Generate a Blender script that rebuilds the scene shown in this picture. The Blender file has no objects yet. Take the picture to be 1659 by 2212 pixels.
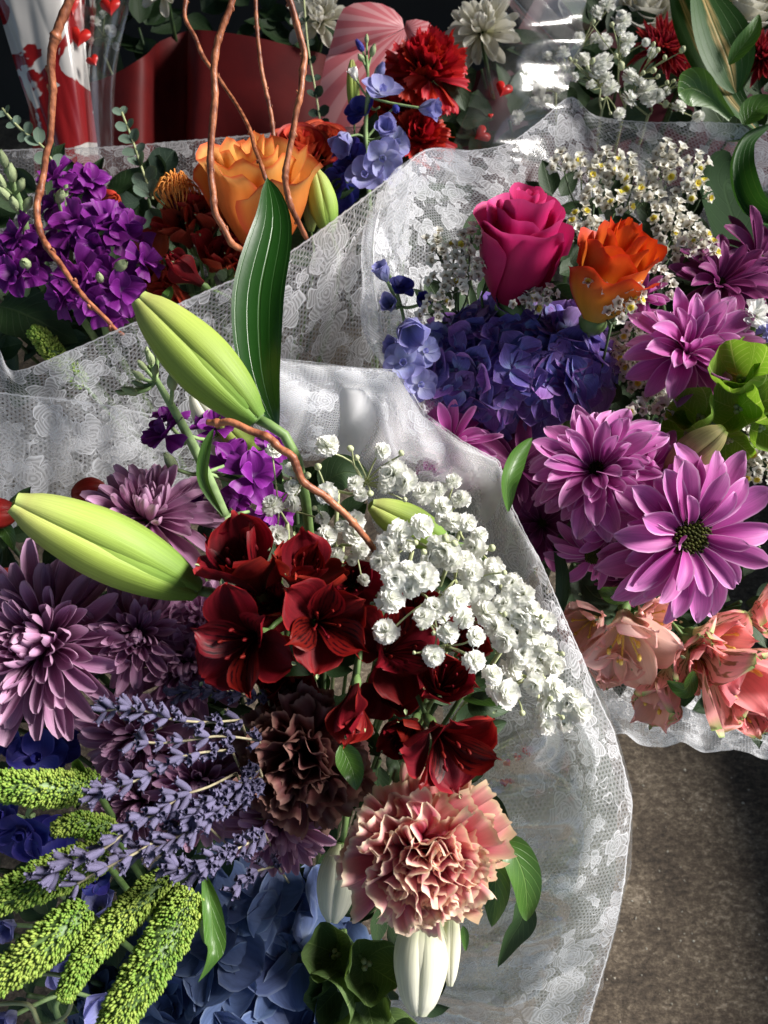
import bpy, math, random
import numpy as np
from mathutils import Matrix, Vector
R_ = math.radians
random.seed(7)
rng = np.random.default_rng(7)
SC = bpy.context.scene
COL = SC.collection
# ---------------------------------------------------------------- camera
CAM_H = 0.95; PITCH = 55.0; FPX = 1700.0; WPX = 1659.0; HPX = 2212.0
cd = bpy.data.cameras.new('camera'); cam = bpy.data.objects.new('camera', cd); COL.objects.link(cam)
cam.location = (0, 0, CAM_H); cam.rotation_euler = (R_(90 - PITCH), 0, 0)
cd.sensor_fit = 'VERTICAL'; cd.sensor_height = 36; cd.lens = 36 * FPX / HPX
cd.clip_start = 0.01; cd.clip_end = 60
cd.dof.use_dof = True; cd.dof.focus_distance = 0.46; cd.dof.aperture_fstop = 14
SC.camera = cam
# ---------------------------------------------------------------- light
SUNV = Vector((0.77, 0.19, 0.55)).normalized()
wd = bpy.data.worlds.new('World'); SC.world = wd; wd.use_nodes = True
wn = wd.node_tree.nodes; bg = wn['Background']
sk = wn.new('ShaderNodeTexSky'); sk.sky_type = 'NISHITA'; sk.sun_disc = False
sk.sun_elevation = math.asin(SUNV.z); sk.sun_rotation = math.atan2(SUNV.x, SUNV.y)
wd.node_tree.links.new(sk.outputs[0], bg.inputs[0]); bg.inputs[1].default_value = 0.058
sl = bpy.data.lights.new('sun', 'SUN'); sl.energy = 4.3; sl.angle = R_(20); sl.color = (1.0, 0.955, 0.9)
so = bpy.data.objects.new('sun', sl); COL.objects.link(so)
so.rotation_euler = SUNV.to_track_quat('Z', 'Y').to_euler()
SC.view_settings.view_transform = 'Standard'; SC.view_settings.look = 'None'
SC.view_settings.exposure = 1.22; SC.view_settings.gamma = 1
SC.cycles.transparent_max_bounces = 24; SC.cycles.max_bounces = 8
SC.cycles.transmission_bounces = 6; SC.cycles.diffuse_bounces = 3; SC.cycles.glossy_bounces = 2
# ---------------------------------------------------------------- placing helpers
CR = Vector((1, 0, 0)); CF = Vector((0, math.cos(R_(PITCH)), -math.sin(R_(PITCH)))); CU = Vector((0, math.sin(R_(PITCH)), math.cos(R_(PITCH))))
CP = Vector((0, 0, CAM_H))
def P(x, y, d):
    return CP + CR * ((x - WPX / 2) / FPX * d) + CU * (-(y - HPX / 2) / FPX * d) + CF * d
def D(v):
    return (CR * v[0] + CU * v[1] - CF * v[2]).normalized()
def frame(pos, face, spin=0):
    z = D(face); up = CU if abs(z.dot(CU)) < 0.97 else -CF
    x = up.cross(z).normalized(); y = z.cross(x)
    M = Matrix((x, y, z)).transposed().to_4x4(); M.translation = pos
    return M @ Matrix.Rotation(R_(spin), 4, 'Z')
def thing(name, label, cat, M, group=None):
    o = bpy.data.objects.new(name, None); COL.objects.link(o); o.empty_display_size = 0.01
    o.matrix_world = M; o['label'] = label; o['category'] = cat
    if group: o['group'] = group
    return o
def part(name, me, parent, M=None, label=None, kind=None):
    o = bpy.data.objects.new(name, me); COL.objects.link(o); o.parent = parent
    if M is not None: o.matrix_basis = M
    if label: o['label'] = label
    if kind: o['kind'] = kind
    return o
def top(name, me, label=None, cat=None, kind=None, group=None):
    o = bpy.data.objects.new(name, me); COL.objects.link(o)
    if label: o['label'] = label
    if cat: o['category'] = cat
    if kind: o['kind'] = kind
    if group: o['group'] = group
    return o
def T(x, y, z): return Matrix.Translation((x, y, z))
def RZ(a): return Matrix.Rotation(R_(a), 4, 'Z')
def RX(a): return Matrix.Rotation(R_(a), 4, 'X')
def RY(a): return Matrix.Rotation(R_(a), 4, 'Y')
def SCL(s): return Matrix.Diagonal((s, s, s, 1))
# ---------------------------------------------------------------- meshes
def mk(name, V, F, UV, mat, rnd=None):
    V = np.asarray(V, dtype=np.float32); F = np.asarray(F, dtype=np.int32); k = F.shape[1]
    me = bpy.data.meshes.new(name); me.vertices.add(len(V)); me.vertices.foreach_set('co', V.ravel())
    me.loops.add(F.size); me.loops.foreach_set('vertex_index', F.ravel())
    me.polygons.add(len(F)); me.polygons.foreach_set('loop_start', np.arange(0, F.size, k, dtype=np.int32))
    me.polygons.foreach_set('loop_total', np.full(len(F), k, dtype=np.int32))
    me.polygons.foreach_set('use_smooth', np.ones(len(F), dtype=bool))
    uvl = me.uv_layers.new(name='UVMap'); UV = np.asarray(UV, dtype=np.float32)
    uvl.data.foreach_set('uv', UV[F.ravel()].ravel())
    if rnd is not None:
        a = me.attributes.new('rnd', 'FLOAT', 'POINT'); a.data.foreach_set('value', np.asarray(rnd, dtype=np.float32))
    me.update(calc_edges=True)
    if mat: me.materials.append(mat)
    return me
def gridF(nu, nv, wrap=False):
    i = np.arange(nu)[:, None]; j = np.arange(nv)[None, :]
    w = nv if wrap else nv + 1
    a = i * w + j; b = i * w + (j + 1) % w; c = (i + 1) * w + (j + 1) % w; d = (i + 1) * w + j
    return np.stack([a, b, c, d], -1).reshape(-1, 4)
class MB:
    def __init__(s): s.V = []; s.F = []; s.U = []; s.R = []; s.n = 0
    def add(s, g, M=None, r=0.5):
        V, F, U = g[:3]
        V = np.asarray(V, float)
        if M is not None:
            A = np.array(M); V = V @ A[:3, :3].T + A[:3, 3]
        s.V.append(V); s.F.append(np.asarray(F) + s.n); s.U.append(U); s.R.append(np.full(len(V), r)); s.n += len(V)
    def mesh(s, name, mat):
        return mk(name, np.concatenate(s.V), np.concatenate(s.F), np.concatenate(s.U), mat, np.concatenate(s.R))
PROF = {
 'daisy': [.34, .46, .60, .76, .90, .98, 1, .98, .88, .64, .14],
 'point': [.30, .46, .66, .86, .98, 1, .92, .76, .54, .28, .0],
 'spoon': [.40, .42, .46, .53, .64, .78, .93, 1, .99, .84, .35],
 'round': [.22, .42, .66, .86, .97, 1, .99, .92, .78, .55, .12],
 'obov':  [.22, .26, .34, .46, .62, .80, .94, 1, .96, .78, .25],
 'fan':   [.10, .16, .25, .36, .48, .60, .72, .83, .92, .98, 1.0],
 'lance': [.10, .38, .66, .86, .97, 1, .95, .82, .60, .33, .0],
 'leaf':  [.06, .50, .80, .96, 1, .96, .86, .70, .48, .24, .0],
 'rhomb': [.2, .5, .8, .98, 1, .97, .89, .75, .54, .30, .04],
 'tear':  [.3, .62, .86, .98, 1, .95, .85, .70, .50, .28, .05]}
def cr1(a, n):
    a = np.asarray(a, float); m = len(a) - 1; u = np.asarray(n); i = np.clip(np.floor(u * m).astype(int), 0, m - 1); f = u * m - i
    p0 = a[np.clip(i - 1, 0, m)]; p1 = a[i]; p2 = a[i + 1]; p3 = a[np.clip(i + 2, 0, m)]
    if a.ndim > 1: f = f[:, None]
    return 0.5 * (2 * p1 + (p2 - p0) * f + (2 * p0 - 5 * p1 + 4 * p2 - p3) * f * f + (3 * p1 - p0 - 3 * p2 + p3) * f ** 3)
def petal(L=1, W=.3, prof='daisy', cup=.3, bend=30, bp=1.5, ruf=0, rf=3, serr=0, sf=9, nu=9, nv=6, twist=0, keel=0, notch=0, seed=0, side=0, rpow=2, dome=0):
    r = np.random.default_rng(seed)
    t = 1 - (1 - np.linspace(0, 1, nu + 1)) ** 1.25; s = np.linspace(-1, 1, nv + 1)
    w = np.maximum(cr1(PROF[prof], t), 0) * W
    ph = np.radians(bend * t ** bp + r.uniform(-4, 4) * t)
    dt = np.diff(t, prepend=0) * L
    phm = np.concatenate([[ph[0]], (ph[1:] + ph[:-1]) / 2])
    cy = np.cumsum(np.cos(phm) * dt); cz = np.cumsum(np.sin(phm) * dt)
    tt, ss = np.meshgrid(t, s, indexing='ij')
    ww = w[:, None]
    lenm = (1 - notch * np.exp(-(ss / .3) ** 2) + serr * np.sign(np.sin(ss * sf * 3.3 + seed)) * (.5 + .5 * np.sin(ss * 23 + seed * 3)))
    p1, p2, p3 = r.uniform(0, 6.28, 3)
    off = cup * ww * (ss ** 2) - cup * .35 * ww + ruf * L * tt ** rpow * (np.sin(ss * rf * 1.9 + p1) * .6 + .4 * np.sin(ss * rf * 3.7 + p2 + tt * 2)) - keel * W * np.exp(-(ss / .12) ** 2) * (1 - tt)
    off = off + dome * W * np.sin(tt * np.pi)
    bx = ww * ss * (1 + .06 * np.sin(tt * 9 + p3)) + side * L * tt ** 2
    ang = np.radians(twist) * tt
    X = bx * np.cos(ang) - off * np.sin(ang); N = bx * np.sin(ang) * .5 + off * np.cos(ang)
    off = off + ruf * .18 * L * tt * np.sin(ss * 11 + tt * 9 + p3) * np.sin(tt * 17 + ss * 6 + p1)
    extra = (lenm - 1) * L * tt ** 3
    Y = cy[:, None] + (-np.sin(ph))[:, None] * N + np.cos(ph)[:, None] * extra
    Z = cz[:, None] + np.cos(ph)[:, None] * N + np.sin(ph)[:, None] * extra
    V = np.stack([X, Y, Z], -1).reshape(-1, 3)
    UV = np.stack([(ss + 1) / 2, tt], -1).reshape(-1, 2)
    return V, gridF(nu, nv), UV
def tube(pts, rad, ns=8, smooth=4, cap=True, bump=None):
    pts = np.array([tuple(p) for p in pts], float); n = max(2, (len(pts) - 1) * smooth + 1)
    u = np.linspace(0, 1, n)
    C = cr1(pts, u) if len(pts) > 2 else pts[0] + (pts[1] - pts[0]) * u[:, None]
    rad = np.interp(u, np.linspace(0, 1, len(rad)), rad) if hasattr(rad, '__len__') else np.full(n, rad)
    if bump: 
        r = np.random.default_rng(bump)
        for k in range(max(2, n // 9)): 
            c = r.uniform(0, 1); rad = rad * (1 + .18 * np.exp(-((u - c) * n / 1.0) ** 2))
        rad = rad * (1 + .03 * r.standard_normal(n))
    Tn = np.gradient(C, axis=0); Tn /= np.linalg.norm(Tn, axis=1)[:, None] + 1e-12
    up = np.array([0.3, 0.2, 1.0]); 
    if abs(Tn[0] @ up) > .95: up = np.array([1.0, 0, 0])
    A = np.cross(Tn, up); A /= np.linalg.norm(A, axis=1)[:, None] + 1e-9
    B = np.cross(Tn, A)
    if cap: C = np.concatenate([C[:1], C, C[-1:]]); A = np.concatenate([A[:1], A, A[-1:]]); B = np.concatenate([B[:1], B, B[-1:]]); rad = np.concatenate([[1e-6], rad, [1e-6]]); u = np.concatenate([[0], u, [1]])
    th = np.arange(ns) / ns * 2 * np.pi
    V = C[:, None] + rad[:, None, None] * (np.cos(th)[None, :, None] * A[:, None] + np.sin(th)[None, :, None] * B[:, None])
    UV = np.stack(np.meshgrid(u, th / 6.283, indexing='ij')[::-1], -1).reshape(-1, 2)
    return V.reshape(-1, 3), gridF(len(C) - 1, ns, True), UV
def lathe(prof, ns=16):
    prof = np.asarray(prof, float); th = np.arange(ns) / ns * 2 * np.pi
    V = np.stack([prof[:, 0][:, None] * np.cos(th), prof[:, 0][:, None] * np.sin(th), np.repeat(prof[:, 1][:, None], ns, 1)], -1).reshape(-1, 3)
    UV = np.stack(np.meshgrid(np.linspace(0, 1, len(prof)), th / 6.283, indexing='ij')[::-1], -1).reshape(-1, 2)
    return V, gridF(len(prof) - 1, ns, True), UV
def blob(a=1, b=1, c=1, ns=8, nr=6):
    ph = np.linspace(0, np.pi, nr + 1); g = lathe(np.stack([np.maximum(np.sin(ph), 1e-4), -np.cos(ph)], -1), ns)
    return g[0] * np.array([a, b, c]), g[1], g[2]
def loft(curves, nu, nv, folds=0, fk=6, seed=0, worldpts=False, lin=.0):
    us = np.linspace(0, 1, nu + 1); rows = []
    for c in curves:
        pts = np.array([tuple(P(*p)) if not worldpts else p for p in c], float)
        seg = np.concatenate([[0], np.cumsum(np.linalg.norm(np.diff(pts, axis=0), axis=1))]); seg /= seg[-1]
        uu = np.linspace(0, 1, 401); fine = cr1(pts, uu); li = np.stack([np.interp(uu, np.linspace(0, 1, len(pts)), pts[:, k]) for k in range(3)], -1); fine = fine * (1 - lin) + li * lin; fl = np.concatenate([[0], np.cumsum(np.linalg.norm(np.diff(fine, axis=0), axis=1))]); fl /= fl[-1]
        rows.append(np.stack([np.interp(us, fl, fine[:, k]) for k in range(3)], -1))
    rows = np.stack(rows); m, n = rows.shape[:2]
    vs = np.linspace(0, 1, nv + 1)
    G = cr1(rows.reshape(m, -1), vs).reshape(nv + 1, n, 3)
    du = np.gradient(G, axis=1); dv = np.gradient(G, axis=0); N = np.cross(du, dv); N /= np.linalg.norm(N, axis=2)[..., None] + 1e-12
    r = np.random.default_rng(seed); ph = r.uniform(0, 6.28, 6); U, Vv = np.meshgrid(us, vs)
    w = np.sin(U * fk * 6.28 + 1.8 * np.sin(Vv * 2.2 + ph[0]) + ph[1]) * .55 + .25 * np.sin(U * fk * 11.1 + Vv * 2.5 + ph[2]) + .22 * np.sin(U * fk * 3 - Vv * 5 + ph[3]) + .03 * np.sin(U * fk * 27 + Vv * 9 + ph[4]) + .5 * (1 - 2 * np.abs(np.sin(U * fk * 3.3 + 1.2 * np.sin(Vv * 2.6 + ph[5]) + ph[2]))) + .25 * (1 - 2 * np.abs(np.sin(U * fk * 2.1 - Vv * 4.2 + ph[4])))
    G = G + N * (w * folds * np.clip(Vv * 4, .12, 1))[..., None]
    lu = np.concatenate([np.zeros((nv + 1, 1)), np.cumsum(np.linalg.norm(np.diff(G, axis=1), axis=2), 1)], 1).mean(0)
    lv = np.concatenate([np.zeros((1, nu + 1)), np.cumsum(np.linalg.norm(np.diff(G, axis=0), axis=2), 0)], 0).mean(1)
    UVm = np.stack(np.meshgrid(lu, lv), -1).reshape(-1, 2)
    return G.reshape(-1, 3), gridF(nv, nu), UVm
# ---------------------------------------------------------------- materials
class NT:
    def __init__(s, name):
        s.m = bpy.data.materials.new(name); s.m.use_nodes = True; s.t = s.m.node_tree; s.t.nodes.clear(); s.out = s.n('OutputMaterial')
    def n(s, typ, **k):
        q = s.t.nodes.new('ShaderNode' + typ)
        for a, b in k.items(): setattr(q, a, b)
        return q
    def l(s, a, b): s.t.links.new(a, b)
    def set(s, sock, v):
        if hasattr(v, 'is_linked') or hasattr(v, 'links'): s.l(v, sock)
        else: sock.default_value = v
    def m2(s, op, a, b=0.0, c=0.0, clamp=False):
        q = s.n('Math', operation=op, use_clamp=clamp); s.set(q.inputs[0], a); s.set(q.inputs[1], b)
        if len(q.inputs) > 2: s.set(q.inputs[2], c)
        return q.outputs[0]
    def v2(s, op, a, b=(0, 0, 0), out=0):
        q = s.n('VectorMath', operation=op); s.set(q.inputs[0], a)
        if op == 'SCALE': s.set(q.inputs[3], b)
        else: s.set(q.inputs[1], b)
        return q.outputs[out]
    def step(s, v, lo, hi):
        q = s.n('MapRange'); q.interpolation_type = 'SMOOTHSTEP'; s.set(q.inputs[0], v); q.inputs[1].default_value = lo; q.inputs[2].default_value = hi
        return q.outputs[0]
    def mix(s, f, a, b, mode='MIX'):
        q = s.n('Mix', data_type='RGBA', blend_type=mode); s.set(q.inputs[0], f); s.set(q.inputs[6], a); s.set(q.inputs[7], b); return q.outputs[2]
    def noise(s, vec, scale, detail=3, dist=0, rough=.55):
        q = s.n('TexNoise'); q.inputs['Scale'].default_value = scale; q.inputs['Detail'].default_value = detail; q.inputs['Distortion'].default_value = dist; q.inputs['Roughness'].default_value = rough
        if vec is not None: s.l(vec, q.inputs['Vector'])
        return q.outputs[0]
    def ramp(s, f, stops):
        q = s.n('ValToRGB'); e = q.color_ramp.elements
        while len(e) < len(stops): e.new(0.5)
        for i, (p, c) in enumerate(stops): e[i].position = p; e[i].color = (*c[:3], 1)
        s.l(f, q.inputs[0]); return q.outputs[0]
    def mapv(s, vec, sc, loc=(0, 0, 0)):
        q = s.n('Mapping'); q.inputs['Scale'].default_value = sc; q.inputs['Location'].default_value = loc; s.l(vec, q.inputs[0]); return q.outputs[0]
def c4(c): return (*c[:3], 1)
def petal_mat(name, stops, transl=.3, edge=None, edgew=.8, streak=.25, sn=14, rough=.5, vary=.12, stripes=None, spots=None, spec=.3, bump=.25, sheen=0, blot=0, tcol=None, huev=.015):
    if min(stops[-1][1]) < .6 and 'yellow' not in name and 'peach' not in name:
        stops = [(p, tuple(v * .80 for v in c)) for p, c in stops]; edge = tuple(v * .80 for v in edge) if edge else None
    N = NT(name); tc = N.n('TexCoord'); uv = tc.outputs['UV']; sp = N.n('SeparateXYZ'); N.l(uv, sp.inputs[0]); sx, sy = sp.outputs[0], sp.outputs[1]
    col = N.ramp(sy, stops)
    oi = N.n('ObjectInfo'); rnd = oi.outputs['Random']; at = N.n('Attribute', attribute_name='rnd'); 
    ab = N.m2('ABSOLUTE', N.m2('SUBTRACT', sx, .5)); ab = N.m2('MULTIPLY', ab, 2.0)
    if edge:
        e = N.step(ab, edgew, 1.0); e2 = N.step(sy, .93, 1.0); e = N.m2('MAXIMUM', e, e2); col = N.mix(e, col, c4(edge))
    off = N.n('CombineXYZ'); N.l(rnd, off.inputs[2]); N.l(at.outputs['Fac'], off.inputs[1])
    uvo = N.v2('ADD', uv, N.v2('SCALE', off.outputs[0], 7.3))
    st = N.noise(N.mapv(uvo, (sn, 1.2, 1)), 1.6, 3)
    k = N.n('MapRange'); N.l(st, k.inputs[0]); k.inputs[1].default_value = .25; k.inputs[2].default_value = .75; k.inputs[3].default_value = 1 - streak; k.inputs[4].default_value = 1 + streak
    val = N.m2('MULTIPLY', k.outputs[0], N.m2('ADD', N.m2('MULTIPLY', N.m2('SUBTRACT', N.m2('FRACT', N.m2('ADD', rnd, at.outputs['Fac'])), .5), vary * 2), 1))
    if blot:
        bl = N.noise(N.mapv(uvo, (3, 3, 1)), 1.5, 4); val = N.m2('MULTIPLY', val, N.m2('ADD', N.m2('MULTIPLY', bl, blot * 2), 1 - blot))
    hs = N.n('HueSaturation'); N.l(val, hs.inputs['Value']); N.l(col, hs.inputs['Color'])
    N.l(N.m2('ADD', .5, N.m2('MULTIPLY', N.m2('SUBTRACT', N.m2('FRACT', N.m2('ADD', N.m2('MULTIPLY', rnd, 7.3), N.m2('MULTIPLY', at.outputs['Fac'], 3.1))), .5), huev)), hs.inputs['Hue']); col = hs.outputs[0]
    if stripes:
        w = N.noise(N.mapv(uvo, (2.5, 3, 1)), 2, 2)
        a = N.m2('SINE', N.m2('ADD', N.m2('MULTIPLY', sx, stripes[1]), N.m2('MULTIPLY', w, 2.5)))
        brk = N.step(N.noise(N.mapv(uvo, (14, 5, 1)), 1.3, 1), .38, .55)
        m = N.m2('MULTIPLY', N.step(a, -.1, .5), N.m2('MULTIPLY', N.step(sy, stripes[2], stripes[2] + .12), N.m2('SUBTRACT', 1, N.step(sy, .78, .92))))
        col = N.mix(N.m2('MULTIPLY', m, N.m2('MULTIPLY', brk, .9)), col, c4(stripes[0]))
    pr = N.n('BsdfPrincipled'); N.l(col, pr.inputs['Base Color']); pr.inputs['Roughness'].default_value = rough; pr.inputs['Specular IOR Level'].default_value = spec
    if sheen: pr.inputs['Sheen Weight'].default_value = sheen
    bm = N.n('Bump'); bm.inputs['Strength'].default_value = bump; bm.inputs['Distance'].default_value = .0006; N.l(st, bm.inputs['Height']); N.l(bm.outputs[0], pr.inputs['Normal'])
    if transl:
        tr = N.n('BsdfTranslucent'); 
        if tcol: N.l(N.mix(1.0, col, c4(tcol), 'MULTIPLY'), tr.inputs[0])
        else: N.l(col, tr.inputs[0])
        mx = N.n('MixShader'); mx.inputs[0].default_value = transl; N.l(pr.outputs[0], mx.inputs[1]); N.l(tr.outputs[0], mx.inputs[2]); N.l(mx.outputs[0], N.out.inputs[0])
    else: N.l(pr.outputs[0], N.out.inputs[0])
    return N.m
def leaf_mat(name, base, vein, rib=14, transl=.25, rough=.38, parallel=True, var=.25, patch=None, spec=.5):
    base = tuple(v * .8 for v in base); vein = tuple(v * .8 for v in vein)
    N = NT(name); tc = N.n('TexCoord'); uv = tc.outputs['UV']; sp = N.n('SeparateXYZ'); N.l(uv, sp.inputs[0]); sx, sy = sp.outputs[0], sp.outputs[1]
    oi = N.n('ObjectInfo'); cx = N.m2('SUBTRACT', sx, .5); ab = N.m2('MULTIPLY', N.m2('ABSOLUTE', cx), 2)
    mid = N.m2('SUBTRACT', 1, N.step(ab, .01, .06))
    if parallel: v = N.step(N.m2('COSINE', N.m2('MULTIPLY', ab, rib)), .90, .99)
    else: v = N.step(N.m2('SINE', N.m2('MULTIPLY', N.m2('SUBTRACT', sy, N.m2('MULTIPLY', ab, .28)), rib * 4)), .86, .99)
    ns = N.noise(N.mapv(tc.outputs['Object'], (1, 1, 1)), 60, 4)
    f = N.m2('MAXIMUM', mid, N.m2('MULTIPLY', v, .55))
    hs = N.n('HueSaturation'); hs.inputs['Color'].default_value = c4(base); N.l(N.m2('ADD', N.m2('MULTIPLY', N.m2('ADD', ns, N.m2('MULTIPLY', oi.outputs['Random'], .6)), var * 2), 1 - var * 1.5), hs.inputs['Value'])
    col = hs.outputs[0]
    if patch:
        pn = N.step(N.m2('ADD', N.m2('SUBTRACT', 1, ab), N.m2('MULTIPLY', N.noise(N.mapv(uv, (8, 2, 1)), 2.2, 4), .5)), patch[1], patch[1] + .25); col = N.mix(pn, col, c4(patch[0]))
    col = N.mix(N.m2('MULTIPLY', f, .75), col, c4(vein))
    pr = N.n('BsdfPrincipled'); N.l(col, pr.inputs['Base Color']); pr.inputs['Roughness'].default_value = rough; pr.inputs['Specular IOR Level'].default_value = spec
    bm = N.n('Bump'); bm.inputs['Strength'].default_value = .5; bm.inputs['Distance'].default_value = .0006; N.l(N.m2('SUBTRACT', N.m2('MULTIPLY', ns, .6), f), bm.inputs['Height']); N.l(bm.outputs[0], pr.inputs['Normal'])
    tr = N.n('BsdfTranslucent'); N.l(N.mix(1.0, col, (1.0, 1.0, .5, 1), 'MULTIPLY'), tr.inputs[0]); mx = N.n('MixShader'); mx.inputs[0].default_value = transl
    N.l(pr.outputs[0], mx.inputs[1]); N.l(tr.outputs[0], mx.inputs[2]); N.l(mx.outputs[0], N.out.inputs[0]); return N.m
def plain_mat(name, a, b, scale=200, rough=.5, spec=.4, bump=.3, transl=0, attr=0, aniso=(1, 1, 1), dist=.0005):
    N = NT(name); tc = N.n('TexCoord'); ns = N.noise(N.mapv(tc.outputs['Object'], aniso), scale, 4); at = N.n('Attribute', attribute_name='rnd')
    f = N.step(ns, .3, .7)
    if attr: f = N.m2('ADD', N.m2('MULTIPLY', f, 1 - attr), N.m2('MULTIPLY', at.outputs['Fac'], attr), clamp=True)
    col = N.mix(f, c4(a), c4(b)); pr = N.n('BsdfPrincipled'); N.l(col, pr.inputs['Base Color']); pr.inputs['Roughness'].default_value = rough; pr.inputs['Specular IOR Level'].default_value = spec
    bm = N.n('Bump'); bm.inputs['Strength'].default_value = bump; bm.inputs['Distance'].default_value = dist; N.l(ns, bm.inputs['Height']); N.l(bm.outputs[0], pr.inputs['Normal'])
    if transl:
        tr = N.n('BsdfTranslucent'); N.l(col, tr.inputs[0]); mx = N.n('MixShader'); mx.inputs[0].default_value = transl; N.l(pr.outputs[0], mx.inputs[1]); N.l(tr.outputs[0], mx.inputs[2]); N.l(mx.outputs[0], N.out.inputs[0])
    else: N.l(pr.outputs[0], N.out.inputs[0])
    return N.m
def lace_mat(name, col=(.91, .93, .98), voile=.05, netw=.55, mot=.92, seed=0., edge=True, dens=.55, pitch=2.8, netop=.33, scal=.4):
    N = NT(name); tc = N.n('TexCoord'); uv = N.v2('SCALE', tc.outputs['UV'], 1000.0); sp = N.n('SeparateXYZ'); N.l(uv, sp.inputs[0]); x, y = sp.outputs[0], sp.outputs[1]
    uvs = N.v2('ADD', uv, (seed * 37, seed * 91, 0))
    k = 2 * math.pi / pitch
    def cs(a, b): return N.m2('COSINE', N.m2('ADD', N.m2('MULTIPLY', x, a * k), N.m2('MULTIPLY', y, b * k)))
    f = N.m2('ADD', N.m2('ADD', cs(1, 0), cs(-.5, .866)), cs(-.5, -.866))
    net = N.m2('SUBTRACT', 1, N.step(f, netw - .45, netw + .45))
    wob = N.noise(uvs, .035, 3); wv = N.v2('SCALE', N.v2('SUBTRACT', (lambda q: q)(N_col(N, uvs, .09)), (.5, .5, .5)), 9.0); uw = N.v2('ADD', uvs, wv)
    def flowers(cell, R0, npet, gate, rnds=.75):
        vo = N.n('TexVoronoi'); vo.voronoi_dimensions = '2D'; vo.inputs['Scale'].default_value = 1 / cell; vo.inputs['Randomness'].default_value = rnds; N.l(uw, vo.inputs['Vector'])
        loc = N.v2('SUBTRACT', uw, vo.outputs['Position']); s2 = N.n('SeparateXYZ'); N.l(loc, s2.inputs[0])
        rr = N.m2('SQRT', N.m2('ADD', N.m2('POWER', s2.outputs[0], 2), N.m2('POWER', s2.outputs[1], 2)))
        cc = N.n('SeparateColor'); N.l(vo.outputs['Color'], cc.inputs[0])
        th = N.m2('ADD', N.m2('ARCTAN2', s2.outputs[1], s2.outputs[0]), N.m2('MULTIPLY', cc.outputs[0], 6.28))
        cp = N.m2('ABSOLUTE', N.m2('COSINE', N.m2('MULTIPLY', th, npet / 2)))
        Rr = N.m2('MULTIPLY', N.m2('ADD', .55, N.m2('MULTIPLY', cp, .45)), N.m2('MULTIPLY', R0, N.m2('ADD', .7, N.m2('MULTIPLY', cc.outputs[1], .5))))
        dd = N.m2('SUBTRACT', rr, Rr)
        ins = N.m2('SUBTRACT', 1, N.step(dd, -.25, .15)); outl = N.m2('SUBTRACT', 1, N.step(N.m2('ABSOLUTE', dd), .4, .8))
        inner = N.m2('SUBTRACT', 1, N.step(N.m2('ABSOLUTE', N.m2('SUBTRACT', rr, N.m2('MULTIPLY', Rr, .45))), .2, .5))
        g = N.step(cc.outputs[2], 1 - gate, 1 - gate + .01)
        fill = N.m2('ADD', .60, N.m2('MULTIPLY', N.m2('SINE', N.m2('MULTIPLY', rr, 2.6)), .20))
        a = N.m2('MAXIMUM', N.m2('MULTIPLY', ins, fill), N.m2('MAXIMUM', outl, N.m2('MULTIPLY', inner, ins)))
        return N.m2('MULTIPLY', a, g), N.m2('MULTIPLY', ins, g)
    fa, ia = flowers(34, 16, 5, .8); fb, ib = flowers(11.5, 5.2, 4, dens)
    clus = N.step(wob, .44, .52)
    fb = N.m2('MULTIPLY', fb, clus); ib = N.m2('MULTIPLY', ib, clus)
    q = N.noise(uvs, .05, 1, 1.2); ct = N.m2('ABSOLUTE', N.m2('SINE', N.m2('MULTIPLY', q, 26))); scr = N.m2('SUBTRACT', 1, N.step(ct, .08, .2))
    scr = N.m2('MULTIPLY', scr, N.step(wob, .40, .46))
    motif = N.m2('MAXIMUM', N.m2('MAXIMUM', fa, fb), N.m2('MULTIPLY', scr, .9))
    ins = N.m2('MAXIMUM', ia, ib)
    al = N.m2('MAXIMUM', N.m2('MULTIPLY', motif, mot), N.m2('MULTIPLY', net, N.m2('SUBTRACT', netop, N.m2('MULTIPLY', ins, .35))))
    al = N.m2('MAXIMUM', al, voile)
    if edge:
        sc = N.m2('ABSOLUTE', N.m2('SINE', N.m2('MULTIPLY', x, .42)))
        yy = N.m2('ADD', y, N.m2('MULTIPLY', sc, -scal)); al = N.m2('MAXIMUM', al, N.m2('MULTIPLY', N.m2('SUBTRACT', 1, N.step(N.m2('ABSOLUTE', N.m2('SUBTRACT', yy, 1.0)), .3, .8)), .75))
        al = N.m2('MULTIPLY', al, N.step(yy, 0.0, .3))
    df = N.n('BsdfDiffuse'); df.inputs[0].default_value = c4(col); tr = N.n('BsdfTranslucent'); tr.inputs[0].default_value = c4(col)
    gl = N.n('BsdfGlossy'); gl.inputs['Roughness'].default_value = .35
    m1 = N.n('MixShader'); m1.inputs[0].default_value = .55; N.l(df.outputs[0], m1.inputs[1]); N.l(tr.outputs[0], m1.inputs[2])
    mg = N.n('MixShader'); mg.inputs[0].default_value = .02; N.l(m1.outputs[0], mg.inputs[1]); N.l(gl.outputs[0], mg.inputs[2])
    tp = N.n('BsdfTransparent'); m3 = N.n('MixShader'); N.l(al, m3.inputs[0]); N.l(tp.outputs[0], m3.inputs[1]); N.l(mg.outputs[0], m3.inputs[2]); N.l(m3.outputs[0], N.out.inputs[0])
    return N.m
def N_col(N, vec, scale):
    q = N.n('TexNoise'); q.inputs['Scale'].default_value = scale; q.inputs['Detail'].default_value = 1; N.l(vec, q.inputs['Vector']); return q.outputs['Color']
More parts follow.
